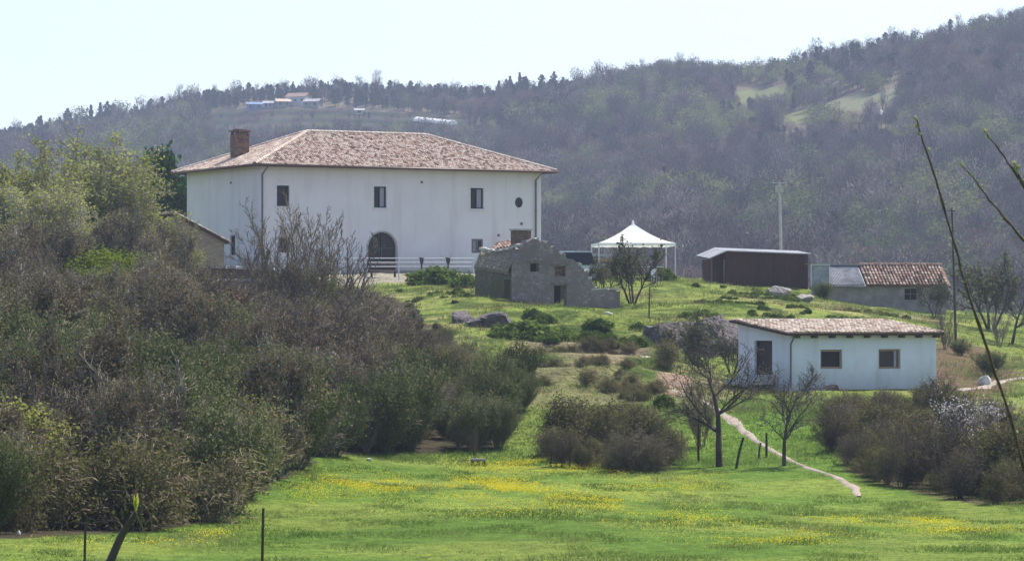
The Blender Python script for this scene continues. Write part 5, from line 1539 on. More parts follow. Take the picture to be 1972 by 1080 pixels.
def extra(kind, v, px, yn, h, name, lab, cat):
    if (kind, v) not in srcs:
        r, parts = plant(kind, v, px, yn, h, name, lab, cat); srcs[(kind, v)] = parts
extra('pale_shrub', 0, 60, 95, 3.6, 'pale_shrub', 'pale grey upright shrub near the left edge above the dark red shrub', 'shrub')
extra('pale_shrub', 1, 640, 90, 3.2, 'pale_shrub', 'pale grey upright shrub in the middle of the thicket', 'shrub')
extra('green_shrub', 0, 760, 84, 2.8, 'green_shrub', 'dull green shrub at the foot of the thicket beside its deep shade', 'shrub')
extra('green_shrub', 1, 500, 84, 2.8, 'green_shrub', 'dull green shrub in the thicket', 'shrub')
extra('green_shrub', 2, 860, 96, 2.8, 'green_shrub', 'dull green shrub on the right shoulder of the thicket', 'shrub')

rs = np.random.RandomState(7)
# thicket on the bank
def region_points(poly, n, rs, mind=1.0):
    xs = [p[0] for p in poly]; ys = [p[1] for p in poly]; out = []
    px = rs.uniform(max(min(xs), -220), min(max(xs), 2420), n * 8); yn = rs.uniform(min(ys), max(ys), n * 8)
    # uniform in plan: reject by depth
    keep = inpoly(px, yn, poly) & (rs.rand(len(px)) < yn / max(ys)); px, yn = px[keep], yn[keep]
    X = (px - CX) / F * yn * K; Y = yn * K
    sel = []
    cell = {}
    for i in range(len(X)):
        c = (int(X[i] // mind), int(Y[i] // mind))
        if c in cell: continue
        cell[c] = 1; sel.append(i)
        if len(sel) >= n: break
    return X[sel], Y[sel], px[sel], yn[sel]
X, Y, px, yn = region_points(THICKET, 1500, rs, 1.62)
# keep clear of buildings and of the view of the walls
ok = ~((px > 50) & (px < 395) & (yn < 63.5)) & ~((px > 120) & (px < 310) & (yn > 107) & (yn < 122)) & ~((yn > 121) & (px > 345)) & ~((px > 690) & (yn > 122))
X, Y, px, yn = X[ok], Y[ok], px[ok], yn[ok]
Z = ground(X, Y)
n_ = fbm(X / 9, Y / 14, 77, 3)
ks = [('bare_shrub', 0), ('bare_shrub', 1), ('green_shrub', 0), ('green_shrub', 1), ('green_shrub', 2), ('olive_shrub', 0), ('bare_shrub', 2), ('olive_shrub', 1), ('pale_shrub', 0), ('pale_shrub', 1), ('red_shrub', 0)]
r = rs.rand(len(X))
kd = np.where(n_ > .54, np.where(r < .27, 0, np.where(r < .52, 1, np.where(r < .72, 6, np.where(r < .86, 5, 7)))), np.where(r < .25, 2, np.where(r < .5, 3, np.where(r < .7, 4, np.where(r < .82, 0, 5)))))
n2_ = fbm(X / 5 + 9, Y / 9, 78, 3); kd = np.where((n2_ > .56) & (rs.rand(len(X)) < .5), rs.randint(8, 10, len(X)), kd)
kd = np.where((n2_ < .36) & (rs.rand(len(X)) < .35), 10, kd)
sc = np.where(rs.rand(len(X)) < .25, rs.uniform(1.1, 1.5, len(X)), rs.uniform(.5, 1.05, len(X))) * (.8 + .5 * fbm(X / 6, Y / 10, 401, 2)) * np.where(yn > 126, .8, 1) * np.where((px > 330) & (yn > 112), .42, 1) * np.where(px > 800, .75, 1) * np.where((px > 740) & (yn > 98), .5, 1)
scatter('thicket', 'dense grey and dull green scrub covering the whole bank left of the ruin', 'thicket', np.stack([X, Y, Z], 1), rs.uniform(0, 6.28, len(X)), sc, kd, [srcs[k] for k in ks])
X, Y, px, yn = region_points(RTHICK, 230, rs, 1.5)
X2, Y2, _a, _b = region_points([(1050, 80), (1150, 78.5), (1285, 77.5), (1295, 82), (1240, 87), (1090, 88), (1045, 84)], 40, rs, 1.4)
X = np.concatenate([X, X2]); Y = np.concatenate([Y, Y2]); Z = ground(X, Y)
r = rs.rand(len(X)); kd = np.where(r < .4, 0, np.where(r < .75, 1, 2))
scatter('scrub', 'low olive-brown scrub on the slope between the hut and the meadow', 'scrub', np.stack([X, Y, Z], 1), rs.uniform(0, 6.28, len(X)), rs.uniform(.35, .62, len(X)), kd, [srcs[('olive_shrub', 0)], srcs[('olive_shrub', 1)], srcs[('bare_shrub', 1)]])

# weeds and low cover on the banks
BANK = [(940, 116), (1000, 119), (1130, 118.5), (1290, 117.5), (1420, 116.5), (1420, 112), (1250, 109.5), (1060, 109), (960, 110)]
X, Y, _a, _b = region_points(BANK, 260, rs, .8)
k = fbm(X / 2, Y / 4, 301, 3) > .55; X, Y = X[k], Y[k]
X2, Y2, _a, _b = region_points([(1290, 121), (1420, 120), (1700, 126), (1800, 134), (1560, 143), (1400, 143), (1300, 140)], 700, rs, .8)
k = fbm(X2 / 2.4, Y2 / 5, 305, 3) > .55; X2, Y2 = X2[k], Y2[k]
X3, Y3, _a, _b = region_points([(790, 124), (905, 124), (900, 133), (860, 141), (780, 141), (760, 130)], 90, rs, .9)
k = fbm(X3 / 2.4, Y3 / 5, 306, 3) > .54; X3, Y3 = X3[k], Y3[k]
n1_, n2c = len(X), len(X2) + len(X3)
X = np.concatenate([X, X2, X3]); Y = np.concatenate([Y, Y2, Y3])
sc = np.concatenate([rs.uniform(.15, .42, n1_), rs.uniform(.07, .2, n2c)])
scatter('bank_weeds', 'low green weeds and nettles growing over the grassy banks below the ruin and sheds', 'weeds', np.stack([X, Y, ground(X, Y)], 1), rs.uniform(0, 6.28, len(X)), sc, rs.randint(0, 2, len(X)), [srcs[('ivy', 0)], srcs[('ivy', 1)]])
X, Y, _a, _b = region_points([(1030, 96), (1260, 94), (1300, 101), (1290, 103), (1060, 103), (1000, 101)], 150, rs, .9)
k = fbm(X / 2, Y / 4, 309, 3) > .60; X, Y = X[k], Y[k]
X2, Y2, _a, _b = region_points([(1000, 105), (1250, 105), (1240, 110), (1010, 110)], 10, rs, 1.0)
X = np.concatenate([X, X2]); Y = np.concatenate([Y, Y2])
scatter('bank_scrub', 'low dry olive scrub on the bank below the grass ledge', 'scrub', np.stack([X, Y, ground(X, Y)], 1), rs.uniform(0, 6.28, len(X)), rs.uniform(.22, .42, len(X)), rs.randint(0, 2, len(X)), [srcs[('bramble', 0)], srcs[('bramble', 1)]])

# ------------------------------------------------------------------ grass and flowers
def blades(name, label, X, Y, h, wd, mat, vals, rs, per=7, spread=.12, kind='stuff', cat='grass'):
    n = len(X); Z = ground(X, Y)
    C = np.repeat(np.stack([X, Y, Z], 1), per, 0)
    H = np.repeat(h, per) * rs.uniform(.5, 1.2, n * per)
    off = rs.normal(size=(n * per, 2)) * spread
    B = C.copy(); B[:, :2] += off; B[:, 2] -= .03
    ang = rs.uniform(0, np.pi, n * per); wv = np.stack([np.cos(ang), np.sin(ang), ang * 0], 1) * (wd / 2)
    tip = B.copy(); tip[:, :2] += off * .8 + rs.normal(size=off.shape) * .06; tip[:, 2] += H
    V = np.stack([B - wv, B + wv, tip], 1).reshape(-1, 3)
    Fq = np.arange(n * per * 3).reshape(-1, 3)
    me = np_mesh(name, V, [Fq], [mat], fval=np.clip(np.repeat(vals, per) + rs.uniform(-.2, .2, n * per), 0, 1))
    o = link_mesh(name, me); tag(o, label, cat, kind=kind)
def area_points(n, y0, y1, margin, rs):
    yn = np.sqrt(rs.uniform(y0 ** 2, y1 ** 2, n)); px = rs.uniform(-margin, 1972 + margin, n)
    return (px - CX) / F * yn * K, yn * K, px, yn
X, Y, px, yn = area_points(52000, 45, 93, 330, rs)
k = ~inpoly(px, yn, THICKET)
# keep the path open
pk = np.interp(yn, [70, 73, 76.5, 79, 81.5, 83.3, 85, 87, 89, 92, 94.5], [1655, 1648, 1610, 1560, 1515, 1480, 1450, 1425, 1405, 1370, 1330])
k &= ~((np.abs(px - pk) < 14) & (yn > 70.3) & (rs.rand(len(px)) < .62))
X, Y, px, yn = X[k], Y[k], px[k], yn[k]
v = fbm(X / 3, Y / 5, 40, 4)
blades('meadow_grass', 'bright green meadow grass across the foreground', X, Y, .06 + .10 * sstep(.45, .7, fbm(X / 2, Y / 3, 44, 3)) + .10 * (yn > 80), .035, M['grass'], np.clip((v - .2) * 1.1 + .2, 0, 1), rs, per=7)
X, Y, px, yn = area_points(32000, 93, 152, 330, rs)
k = ~inpoly(px, yn, THICKET) & ~inpoly(px, yn, [(330, 143), (690, 141), (1110, 146), (1110, 175), (340, 175)])
k &= ~inpoly(px, yn, [(1415, 97), (1530, 96), (1830, 96), (1810, 103), (1440, 103)])
k &= fbm(X / 2.2, Y / 2.2, 61, 3) > .42
X, Y = X[k], Y[k]
blades('hill_grass', 'rough tufted grass on the hilltop slope round the ruin, tent and hut', X, Y, .12 + .22 * sstep(.5, .7, fbm(X / 3, Y / 3, 45, 3)), .055, M['grass'], np.clip(fbm(X / 2, Y / 4, 41, 4) * 1.35 + .08, 0, 1), rs, per=7, spread=.2)
X, Y, px, yn = area_points(9000, 90, 140, 60, rs)
d = fbm(X / 4, Y / 6, 91, 3)
k = ~inpoly(px, yn, THICKET) & (d > .55) & ~inpoly(px, yn, [(1415, 97), (1530, 96), (1830, 96), (1810, 103), (1440, 103)])
X, Y = X[k], Y[k]
blades('dry_grass', 'dry straw-coloured grass clumps on the banks above the meadow', X, Y, .35 + 0 * X, .04, M['dry_grass'], rs.rand(len(X)), rs, per=9, spread=.22)

XX, YY = [], []
for cx, cy, rx, ry, a in FL:
    n = int(rx * ry * 6.5 * a); q = rs.normal(size=(n, 2)) * .5
    px = cx + q[:, 0] * rx; yn = cy + q[:, 1] * ry
    XX.append((px - CX) / F * yn * K); YY.append(yn * K)
X = np.concatenate(XX); Y = np.concatenate(YY)
k = (fbm(X / 1.5, Y / 2.5, 14, 3) > .45) & ~inpoly(CX + X / Y * F, Y / K, THICKET); X, Y = X[k], Y[k]
Z = ground(X, Y) + rs.uniform(.1, .22, len(X))
C = np.repeat(np.stack([X, Y, Z], 1), 2, 0) + rs.normal(size=(len(X) * 2, 3)) * [.07, .07, .02]
LV, LF = leaves_np(C, .031, rs, flat=1.0, aspect=1.1)
me = np_mesh('wildflowers', LV, [LF], [M['flower']], fval=rs.rand(len(C)))
tag(link_mesh('wildflowers', me), 'drifts of small yellow flowers in the meadow grass', 'wildflowers', kind='stuff')

# ------------------------------------------------------------------ rocks
def rock(name, px, yn, size, mat, label, cat='rock', seed=1, sink=.35, group=None, n=14):
    p = at_ground(px, yn); rs_ = np.random.RandomState(seed)
    th = np.linspace(0, np.pi, n); ph = np.linspace(0, 2 * np.pi, n * 2, endpoint=False)
    TH, PH = np.meshgrid(th, ph, indexing='ij')
    d = np.stack([np.sin(TH) * np.cos(PH), np.sin(TH) * np.sin(PH), np.cos(TH)], -1)
    planes = rs_.normal(size=(26, 3)); planes /= np.linalg.norm(planes, axis=1)[:, None]; off = rs_.uniform(.55, .95, 26)
    dots = d @ planes.T
    R = np.min(np.where(dots > .1, off / np.maximum(dots, .1), 9), axis=-1); R = np.minimum(R, 1.15)
    V = (d * R[..., None] * np.array(size) / 2).reshape(-1, 3); V += fbm(V[:, 0] * 3 + 9, V[:, 2] * 3 + V[:, 1] * 2 + 9, seed, 3)[:, None] * .12 * min(size) - .06 * min(size)
    V[:, 2] += size[2] * (.5 - sink)
    nn = n * 2; idx = np.arange(n * nn).reshape(n, nn); i2 = np.roll(idx, -1, 1)
    Fq = np.stack([idx[:-1], idx[1:], i2[1:], i2[:-1]], -1).reshape(-1, 4)
    o = link_mesh(name, np_mesh(name, V, [Fq], [mat])); o.location = p; tag(o, label, cat, group)
    return o
rock('rock_outcrop', 938, 116.0, (4.8, 3.2, 2.5), M['rock_dark'], 'dark grey rock outcrop in the grass bank below the ruin left wall', seed=23, sink=.60, n=20)
rock('rock_outcrop', 893, 117.5, (2.2, 2.4, 1.9), M['rock_dark'], 'small dark rock at the left of the outcrop below the ruin', seed=4, sink=.6)
rock('rock_outcrop', 1300, 114.5, (5.0, 5, 3.4), M['rock_dark'], 'dark rock face left of the hut, behind the round bare tree', seed=5, sink=.55, n=20)
rock('rock_outcrop', 1385, 113, (4.4, 5, 4.0), M['rock_dark'], 'dark rock face reaching the left wall of the hut', seed=6, sink=.5, n=20)
rock('boulder', 1500, 141, (2.2, 2, 1.3), M['rock'], 'grey boulder in the grass before the dark shed, larger one', seed=7)
rock('boulder', 1545, 140, (2.0, 2, 1.0), M['rock'], 'grey boulder in the grass before the dark shed right corner', seed=8)
rock('boulder', 1895, 107, (.9, .9, .9), M['white_rock'], 'pale boulder on the slope above the right footpath', seed=9)
rock('stone', 1047, 103.5, (.55, .4, .25), M['white_rock'], 'small white stone on the grass ledge below the ivy', 'stone', seed=10)
rock('stone', 1053, 118.6, (.75, .4, .25), M['white_rock'], 'pale flat stone on the grass in front of the ruin', 'stone', seed=11)
rock('stone', 1240, 105.5, (1.5, .6, .3), M['white_rock'], 'long flat pale slab on the ledge left of the rock face', 'stone', seed=12)
rock('stone', 1170, 120.6, (.8, .5, .35), M['white_rock'], 'fallen wall stone at the right foot of the ruin', 'stone', seed=13)
rock('stone', 1600, 97.2, (1.2, .7, .55), M['brick'], 'reddish rubble block at the foot of the hut front wall', 'stone', seed=14)
rock('stone', 710, 79.5, (.35, .3, .2), M['white_rock'], 'small white stone at the shaded foot of the thicket', 'stone', seed=15)
rock('stone', 36, 53.5, (.14, .14, .18), M['white_rock'], 'small white stone at the bottom left corner below the bramble', 'stone', seed=16, sink=0)

def trough():
    p = at_ground(921, 80.5); root = empty('stone_trough', p, .1, 'small stone trough on short feet at the top of the meadow', 'trough')
    mb = MB(); mb.box((0, 0, .24), (.62, .4, .1)); mb.build('slab', M['grey_plaster'], root)
    for x in (-.24, 0, .24):
        mb = MB(); mb.box((x, 0, .1), (.1, .34, .2)); mb.build('foot', M['post_wood'], root)
trough()

# ------------------------------------------------------------------ foreground twigs at the right, leaning stem at the left
def near_twigs():
    yn = 4.2
    base = Vector(((2120 - CX) / F * yn * K, yn * K, 0)); base.z = gz(base.x, base.y)
    root = empty('budding_sapling', base, 0, 'close leafless sapling with small green buds, its shoots crossing the right edge', 'sapling')
    rg = random.Random(3)
    bark = mat_noise('shoot_bark', (0.035, 0.022, 0.016), (0.11, 0.075, 0.055), scale=60, rough=.6, bump=.4, bscale=150, dist=.002)
    bud = mat_leaf('opening_bud', [(0.20, 0.22, 0.09), (0.34, 0.36, 0.18), (0.46, 0.46, 0.32)], trans=.4, rnd=0)
    def pp(px, py, dy=0): return P(px, py, yn) + Vector((0, dy, 0)) - base
    # stem outside the frame
    mb = MB(); s0 = pp(2060, 1180); s1 = pp(2080, 520)
    mb.tube([Vector((0, 0, -.1)), s0 * .5 + Vector((.02, 0, 0)), s0, s1, pp(2040, 380)], [.02, .017, .012, .008, .006], 8); mb.build('stem', bark, root, smooth=True)
    shoots = [([(2060, 1150), (2010, 1010), (1972, 905), (1945, 800), (1915, 715), (1885, 625), (1858, 545), (1838, 470), (1815, 390), (1795, 325), (1777, 275), (1766, 232)], 4.2, 1.7),
              ([(2075, 560), (2020, 505), (1972, 462), (1935, 420), (1905, 385), (1880, 350), (1856, 320)], 3.6, 1.3),
              ([(2040, 440), (2000, 400), (1972, 362), (1950, 325), (1925, 290), (1900, 257)], 3.6, 1.5),
              ([(2030, 425), (2000, 390), (1985, 370), (1962, 338), (1955, 318)], 3, 1.2)]
    for kn, ra, rb in shoots:
        n = len(kn); mb = MB(); rsn = []; pts2 = []
        for i in range((n - 1) * 3 + 1):
            t = i / 3; a = kn[int(min(t, n - 2))]; b = kn[int(min(t, n - 2)) + 1]; f = t - int(min(t, n - 2))
            x = a[0] + (b[0] - a[0]) * f + (rg.uniform(-1.5, 1.5)); y = a[1] + (b[1] - a[1]) * f
            pts2.append(pp(x, y)); rsn.append((ra + (rb - ra) * t / (n - 1)) * .00095 * rg.uniform(.85, 1.12) * (1.35 if i % 3 == 0 else 1))
        mb.tube(pts2, rsn, 8); br = mb.build('shoot', bark, root, smooth=True)
        for i in range(3, len(pts2)):
            if rg.random() < .62 or i == len(pts2) - 1:
                p = pts2[i]; sd_ = rg.choice((-1, 1)); big = 1.2 if i > len(pts2) - 4 else rg.choice((.4, .6, .95))
                mb = MB(); d = Vector((sd_ * .8, rg.uniform(-.3, .3), .7)).normalized()
                mb.tube([p, p + d * .004 * big, p + d * .009 * big], [.0016 * big, .0032 * big, .0006], 6)
                for q in range(2 if big < 1 else 4):
                    d2 = (d + Vector((rg.uniform(-.8, .8), rg.uniform(-.8, .8), rg.uniform(-.4, .6)))).normalized(); s = d2.cross(Vector((0, 1, 0))).normalized() * .002 * big
                    o_ = p + d * .004 * big; mb.poly([o_, o_ + d2 * .004 * big + s, o_ + d2 * .008 * big, o_ + d2 * .004 * big - s], 0, rg.random())
                mb.build('bud', bud, br)
near_twigs()
def near_stem():
    yn = 12; base = at_ground(176, yn)
    root = empty('pruned_stem', base, 0, 'thick dark leaning stem with one yellow-green bud at the bottom left', 'stem')
    def pp(px, py): return P(px, py, yn) - base
    mb = MB(); k = yn * K / F
    mb.tube([Vector((0, 0, -.1)), pp(195, 1130), pp(212, 1080), pp(232, 1035), pp(250, 1005), pp(262, 985)], [.028, 11 * k, 9 * k, 7.5 * k, 5.5 * k, 4 * k], 9); mb.build('stem', M['post_wood'], root, smooth=True)
    mb = MB(); mb.tube([pp(262, 990), pp(272, 1010), pp(282, 1030)], [1.8 * k, 1.4 * k, 1 * k], 5); mb.build('twig', M['twig_brown'], root)
    mb = MB(); bm_ = mat_leaf('yellow_bud', [(0.45, 0.45, 0.08), (0.6, 0.58, 0.15)], trans=.4, rnd=0)
    for dx, dz, s in ((-4, 0, 1), (3, 2, 1.2), (0, -3, .9)):
        a = pp(262 + dx * .3, 984); b = pp(262 + dx, 950 - dz * 2); m_ = (a + b) / 2; sd_ = Vector((3.2 * k * s, 0, 0)); dp = Vector((0, dx * k * .6, 0))
        mb.poly([a, m_ + sd_ + dp, b, m_ - sd_ + dp], 0, .4 + dx * .08); mb.poly([a, m_ + dp * 2 + Vector((0, .01, 0)), b, m_ - dp * 2 - Vector((0, .01, 0))], 0, .6)
    mb.build('bud', bm_, root)
near_stem()

# ------------------------------------------------------------------ far wood
def far_tree(kind, seed, h, wd):
    rs_ = np.random.RandomState(seed); rg = random.Random(seed)
    segs = [(Vector((0, 0, -.5)), Vector((0, 0, h * .55)), h * .022, h * .012, 0)]
    mats = [M['bark']]
    if kind == 'pine':
        n = 520; t = rs_.rand(n) ** .8; z = h * (.18 + .82 * t); rad = wd * (1 - t) ** .45 * (.72 + .28 * np.sin(t * 19 + seed)) * (.7 + .3 * np.sin(t * 5 + seed * 2)) + .15
        a = rs_.uniform(0, 6.28, n); r = rad * np.sqrt(rs_.rand(n)); C = np.stack([np.cos(a) * r, np.sin(a) * r, z - r * .15], 1)
        LV, LF = leaves_np(C, .38, rs_, flat=.8, aspect=1.8); mats.append(M['f_pine'])
    elif kind in ('bare', 'rust'):
        for i in range(26):
            a = rg.uniform(0, 6.28); z0 = h * rg.uniform(.15, .5); rr = wd * rg.uniform(.3, 1)
            q = Vector((math.cos(a) * rr, math.sin(a) * rr, min(h, z0 + h * rg.uniform(.2, .5))))
            segs.append((Vector((0, 0, z0)), q, h * .010, h * .004, 1))
        n = 520; d = rs_.normal(size=(n, 3)); d /= np.linalg.norm(d, axis=1)[:, None]; rr = rs_.rand(n) ** .4
        C = d * rr[:, None] * [wd, wd, h * .42] + [0, 0, h * .58]
        kp = fbm(C[:, 0] * .5 + 20, C[:, 2] * .5 + C[:, 1] * .4 + 20, seed, 2) > .38; C = C[kp]; n = len(C)
        ax = rs_.normal(size=(n, 3)) * .5 + [0, 0, 1.0]; ax[:, :2] += C[:, :2] / wd * .7; ax /= np.linalg.norm(ax, axis=1)[:, None]
        sd_ = np.cross(ax, rs_.normal(size=(n, 3))); sd_ /= np.linalg.norm(sd_, axis=1)[:, None]; L1 = rs_.uniform(.5, 1.3, n)[:, None]
        LV = np.stack([C - sd_ * .10, C + sd_ * .10, C + ax * L1], 1).reshape(-1, 3); LF = np.arange(n * 3).reshape(-1, 3)
        mats.append(M['f_bare'] if kind == 'bare' else M['f_rust'])
    else:
        n = 620; d = rs_.normal(size=(n, 3)); d /= np.linalg.norm(d, axis=1)[:, None]; rr = rs_.rand(n) ** .45
        C = d * rr[:, None] * [wd, wd, h * .42] + [0, 0, h * .58]
        kp = fbm(C[:, 0] * .45 + 20, C[:, 2] * .45 + C[:, 1] * .4 + 20, seed, 2) > .40; C = C[kp]
        LV, LF = leaves_np(C, .36, rs_, aspect=1.3); mats.append({'green': M['f_green'], 'lime': M['f_lime'], 'white': M['f_white']}[kind])
    TV, TF, tv = tubes_np(segs, kmap=(5, 3))
    V = np.concatenate([TV, LV]); 
    fv = np.concatenate([tv, np.clip(rs_.rand(len(LF)), 0, 1)])
    faces = [TF, LF + len(TV)]
    return np_mesh('far_' + kind, V, faces, mats, midx=np.concatenate([np.zeros(len(TF)), np.ones(len(LF))]), fval=fv)
FT = {}
for i, (kind, h, wd, cnt) in enumerate((('bare', 9, 3.6, 4), ('green', 8.5, 3.6, 2), ('lime', 8.5, 3.6, 2), ('pine', 7.5, 2.9, 3), ('rust', 8, 3.2, 1), ('white', 6.5, 2.8, 1))):
    FT[kind] = [far_tree(kind, 50 + i * 10 + j, h * (1 + .12 * j), wd * (1 - .08 * j)) for j in range(cnt)]

def hill_at(px, row):
    """far-hill ground point seen at a photo position"""
    yy = np.linspace(345, 860, 900); x = (px - CX) / F * yy * K; z = far_h(x, yy)
    rr = HZ - z / (yy * K) * F
    i = np.argmax(rr <= row) if (rr <= row).any() else int(np.argmin(rr))
    Y = yy[i] * K; xx = (px - CX) / F * Y
    return Vector((xx, Y, gz(xx, Y)))

def far_thing(kind, v, px, row, k, name, label, cat='tree', group=None):
    p = hill_at(px, row)
    o = link_mesh(name, FT[kind][v % len(FT[kind])]); o.location = p; o.scale = (k, k, k); o.rotation_euler.z = (px * .77) % 6.28
    return tag(o, label, cat, group)

FAR = [
 ('white', 0, 1600, 190, 1.25, 'blossoming_tree', 'pale blossoming tree on the far hill at the left end of the terraced clearing'),
 ('white', 0, 1062, 250, 1.1, 'blossoming_tree', 'pale blossoming tree on the far hill above the right end of the farmhouse roof'),
 ('white', 0, 1238, 236, .8, 'blossoming_tree', 'small pale blossoming tree in the middle of the far hill'),
 ('white', 0, 1728, 190, .9, 'blossoming_tree', 'pale blossoming tree at the right end of the terraced clearing on the far hill'),
 ('rust', 0, 1000, 238, 1.2, 'rusty_tree', 'rusty pink bare tree left of the pale blossom on the far hill'),
 ('lime', 0, 1340, 268, 1.4, 'spring_green_tree', 'spring green tree left of the small field on the far hill'),
 ('lime', 1, 1312, 258, 1.0, 'spring_green_tree', 'smaller spring green tree beside the large one on the far hill'),
 ('lime', 0, 1400, 272, 1.1, 'spring_green_tree', 'spring green tree below the pale field on the far hill'),
 ('lime', 1, 1605, 268, 1.3, 'spring_green_tree', 'spring green tree below the terraced clearing'),
 ('lime', 0, 1640, 258, .9, 'spring_green_tree', 'low spring green tree at the foot of the terraced clearing'),
 ('pine', 0, 1680, 128, 1.25, 'tall_pine', 'tall dark pine above the terraced clearing on the far hill'),
 ('pine', 1, 1560, 182, 1.5, 'tall_pine', 'tall dark pine left of the blossoming tree and clearing'),
 ('pine', 2, 1572, 150, 1.3, 'tall_pine', 'dark pine just under the skyline above the clearing left end'),
 ('pine', 0, 1415, 330, 1.1, 'tall_pine', 'dark conifer low on the far hill above the shed'),
 ('pine', 1, 381, 258, .95, 'tall_pine', 'dark conifer standing alone left of the farmhouse chimney'),
 ('pine', 1, 1088, 225, 1.1, 'tall_pine', 'dark conifer in the dip of the skyline'),
 ('pine', 2, 855, 226, .9, 'tall_pine', 'dark thin conifer rising behind the white greenhouse'),
]
for kind, v, px, row, k, name, lab in FAR:
    far_thing(kind, v, px, row, k, name, lab)
# individually standing trees of the skyline
rs = np.random.RandomState(11)
px = 4.0; i = 0
while px < 1972:
    pine = (px < 1120 and rs.rand() < .82) or (px >= 1120 and rs.rand() < .45)
    yn_ = float(ridge_yn(px)) - rs.uniform(0, 16); Yw = yn_ * K; xw = (px - CX) / F * Yw
    kind = 'pine' if pine else ('green' if rs.rand() < .5 else 'bare')
    me = FT[kind][i % len(FT[kind])]
    big = 1.9 if 70 < px < 235 else (1.6 if 955 < px < 1085 else 1.0)
    o = link_mesh('skyline_pine' if pine else 'skyline_tree', me); k = rs.uniform(.38, .78) * big
    o.location = (xw, Yw, gz(xw, Yw) - 1.3); o.scale = (k * rs.uniform(.9, 1.25), k * 1.1, k); o.rotation_euler.z = rs.uniform(0, 6.28)
    if pine: tag(o, 'one of the small dark pines standing in a ragged row along the far skyline', 'pine', 'pines along the skyline')
    else: tag(o, 'one of the bare or grey-green trees between the pines along the far skyline', 'tree', 'leafless trees along the skyline')
    px += rs.uniform(3.5, 8); i += 1

# the wood itself
Yn = np.sqrt(rs.uniform(300 ** 2, 880 ** 2, 26000)); pxs = rs.uniform(-350, 2330, 26000)
X = (pxs - CX) / F * Yn * K; Y = Yn * K; Z = ground(X, Y); _, rw = rows_of(X, Y, Z)
ok = Yn < ridge_yn(pxs) - 10
terr = np.zeros(len(X), bool)
for poly, col in FIELDS:
    q = inpoly(pxs, rw, poly) | inpoly(pxs, rw - 14, poly) | (inpoly(pxs, rw - 28, poly) & (pxs > 1200))
    if col[0] == 0.23:
        hedge = (np.abs(((rw + pxs * .01) % 19) - 9) < 2.2) & (rw > 226) & (rs.rand(len(X)) < .8)   # bushes along the terrace edges
        terr |= q & hedge; q &= ~hedge
    ok &= ~q
ok &= ~((pxs > 790) & (pxs < 890) & (rw > 226) & (rw < 266))
ok &= ~((pxs > 470) & (pxs < 640) & (rw > 200) & (rw < 228))
ok &= fbm(X / 18, Y / 26, 71, 3) > .30
X, Y, Z, pxs, rw, Yn, terr = X[ok], Y[ok], Z[ok], pxs[ok], rw[ok], Yn[ok], terr[ok]
top = rw - ridge_row(pxs)
sets = []; names = []
def objs_of(kind, v, label, px, row, k=1.0):
    o = far_thing(kind, v, px, row, k, {'bare': 'bare_tree', 'green': 'grey_green_tree', 'lime': 'spring_green_tree', 'pine': 'tall_pine', 'rust': 'rusty_tree', 'white': 'blossoming_tree'}[kind], label)
    return [o]
SRC = [
 objs_of('bare', 0, 'bare tree at the upper edge of the pale field on the far hill', 1470, 160, .8), objs_of('bare', 1, 'bare tree at the left edge of the pale field on the far hill', 1385, 190, .9),
 objs_of('bare', 2, 'bare tree at the right end of the far terraces above the farmhouse roof', 905, 240, .9), objs_of('bare', 3, 'bare tree standing in the right end of the terraced clearing', 1700, 218, .7),
 objs_of('green', 0, 'grey-green round tree in the far wood behind the utility pole', 1455, 330, 1.1), objs_of('green', 1, 'grey-green round tree in the far wood above the tent', 1250, 330, 1.1),
 objs_of('lime', 0, 'pale spring green tree in the far wood just right of the farmhouse', 1110, 300, .9), objs_of('pine', 0, 'dark pine on the skyline shoulder at the right', 1830, 70, .9),
 objs_of('rust', 0, 'reddish bare tree in the far wood above the dark shed', 1530, 400, 1.0), objs_of('white', 0, 'whitish blossoming tree low on the far hill right of the farmhouse', 1100, 400, .7)]
n_a = fbm(X / 30, Y / 55, 101, 3); n_b = fbm(X / 38 + 30, Y / 70, 131, 3); r = rs.rand(len(X))
kd = rs.randint(0, 4, len(X))
kd = np.where((n_a > .50) & (r < .8), rs.randint(4, 6, len(X)), kd)
kd = np.where((n_b > .58) & (r < .5), 6, kd)
kd = np.where((n_b < .42) & (r < .4), 8, kd)
kd = np.where((n_a < .40) & (r > .72), 7, kd)
kd = np.where((top < 34) & (pxs < 1130) & (r < .8), 7, kd)
kd = np.where(((pxs - 1650) / 110) ** 2 + ((rw - 120) / 45) ** 2 < 1, np.where(r < .65, 7, kd), kd)
kd = np.where((((pxs - 1350) / 110) ** 2 + ((rw - 255) / 40) ** 2 < 1) & (r < .6), 6, kd)
kd = np.where(r > .992, 9, kd)
sc = rs.uniform(.5, 1.05, len(X)); far_clear = ((pxs > 380) & (pxs < 960) & (rw < 330)) | ((pxs > 1370) & (pxs < 1770) & (rw < 330)); sc = np.where(far_clear | (top < 45), sc, sc * rs.uniform(1.0, 1.6, len(X))); sc = np.where(kd == 9, .7 * sc, sc); sc = np.where(terr, sc * .38, sc)
scatter('hillside_wood', 'mixed leafless and evergreen wood covering the whole far hillside', 'wood', np.stack([X, Y, Z], 1), rs.uniform(0, 6.28, len(X)), sc, kd, SRC)

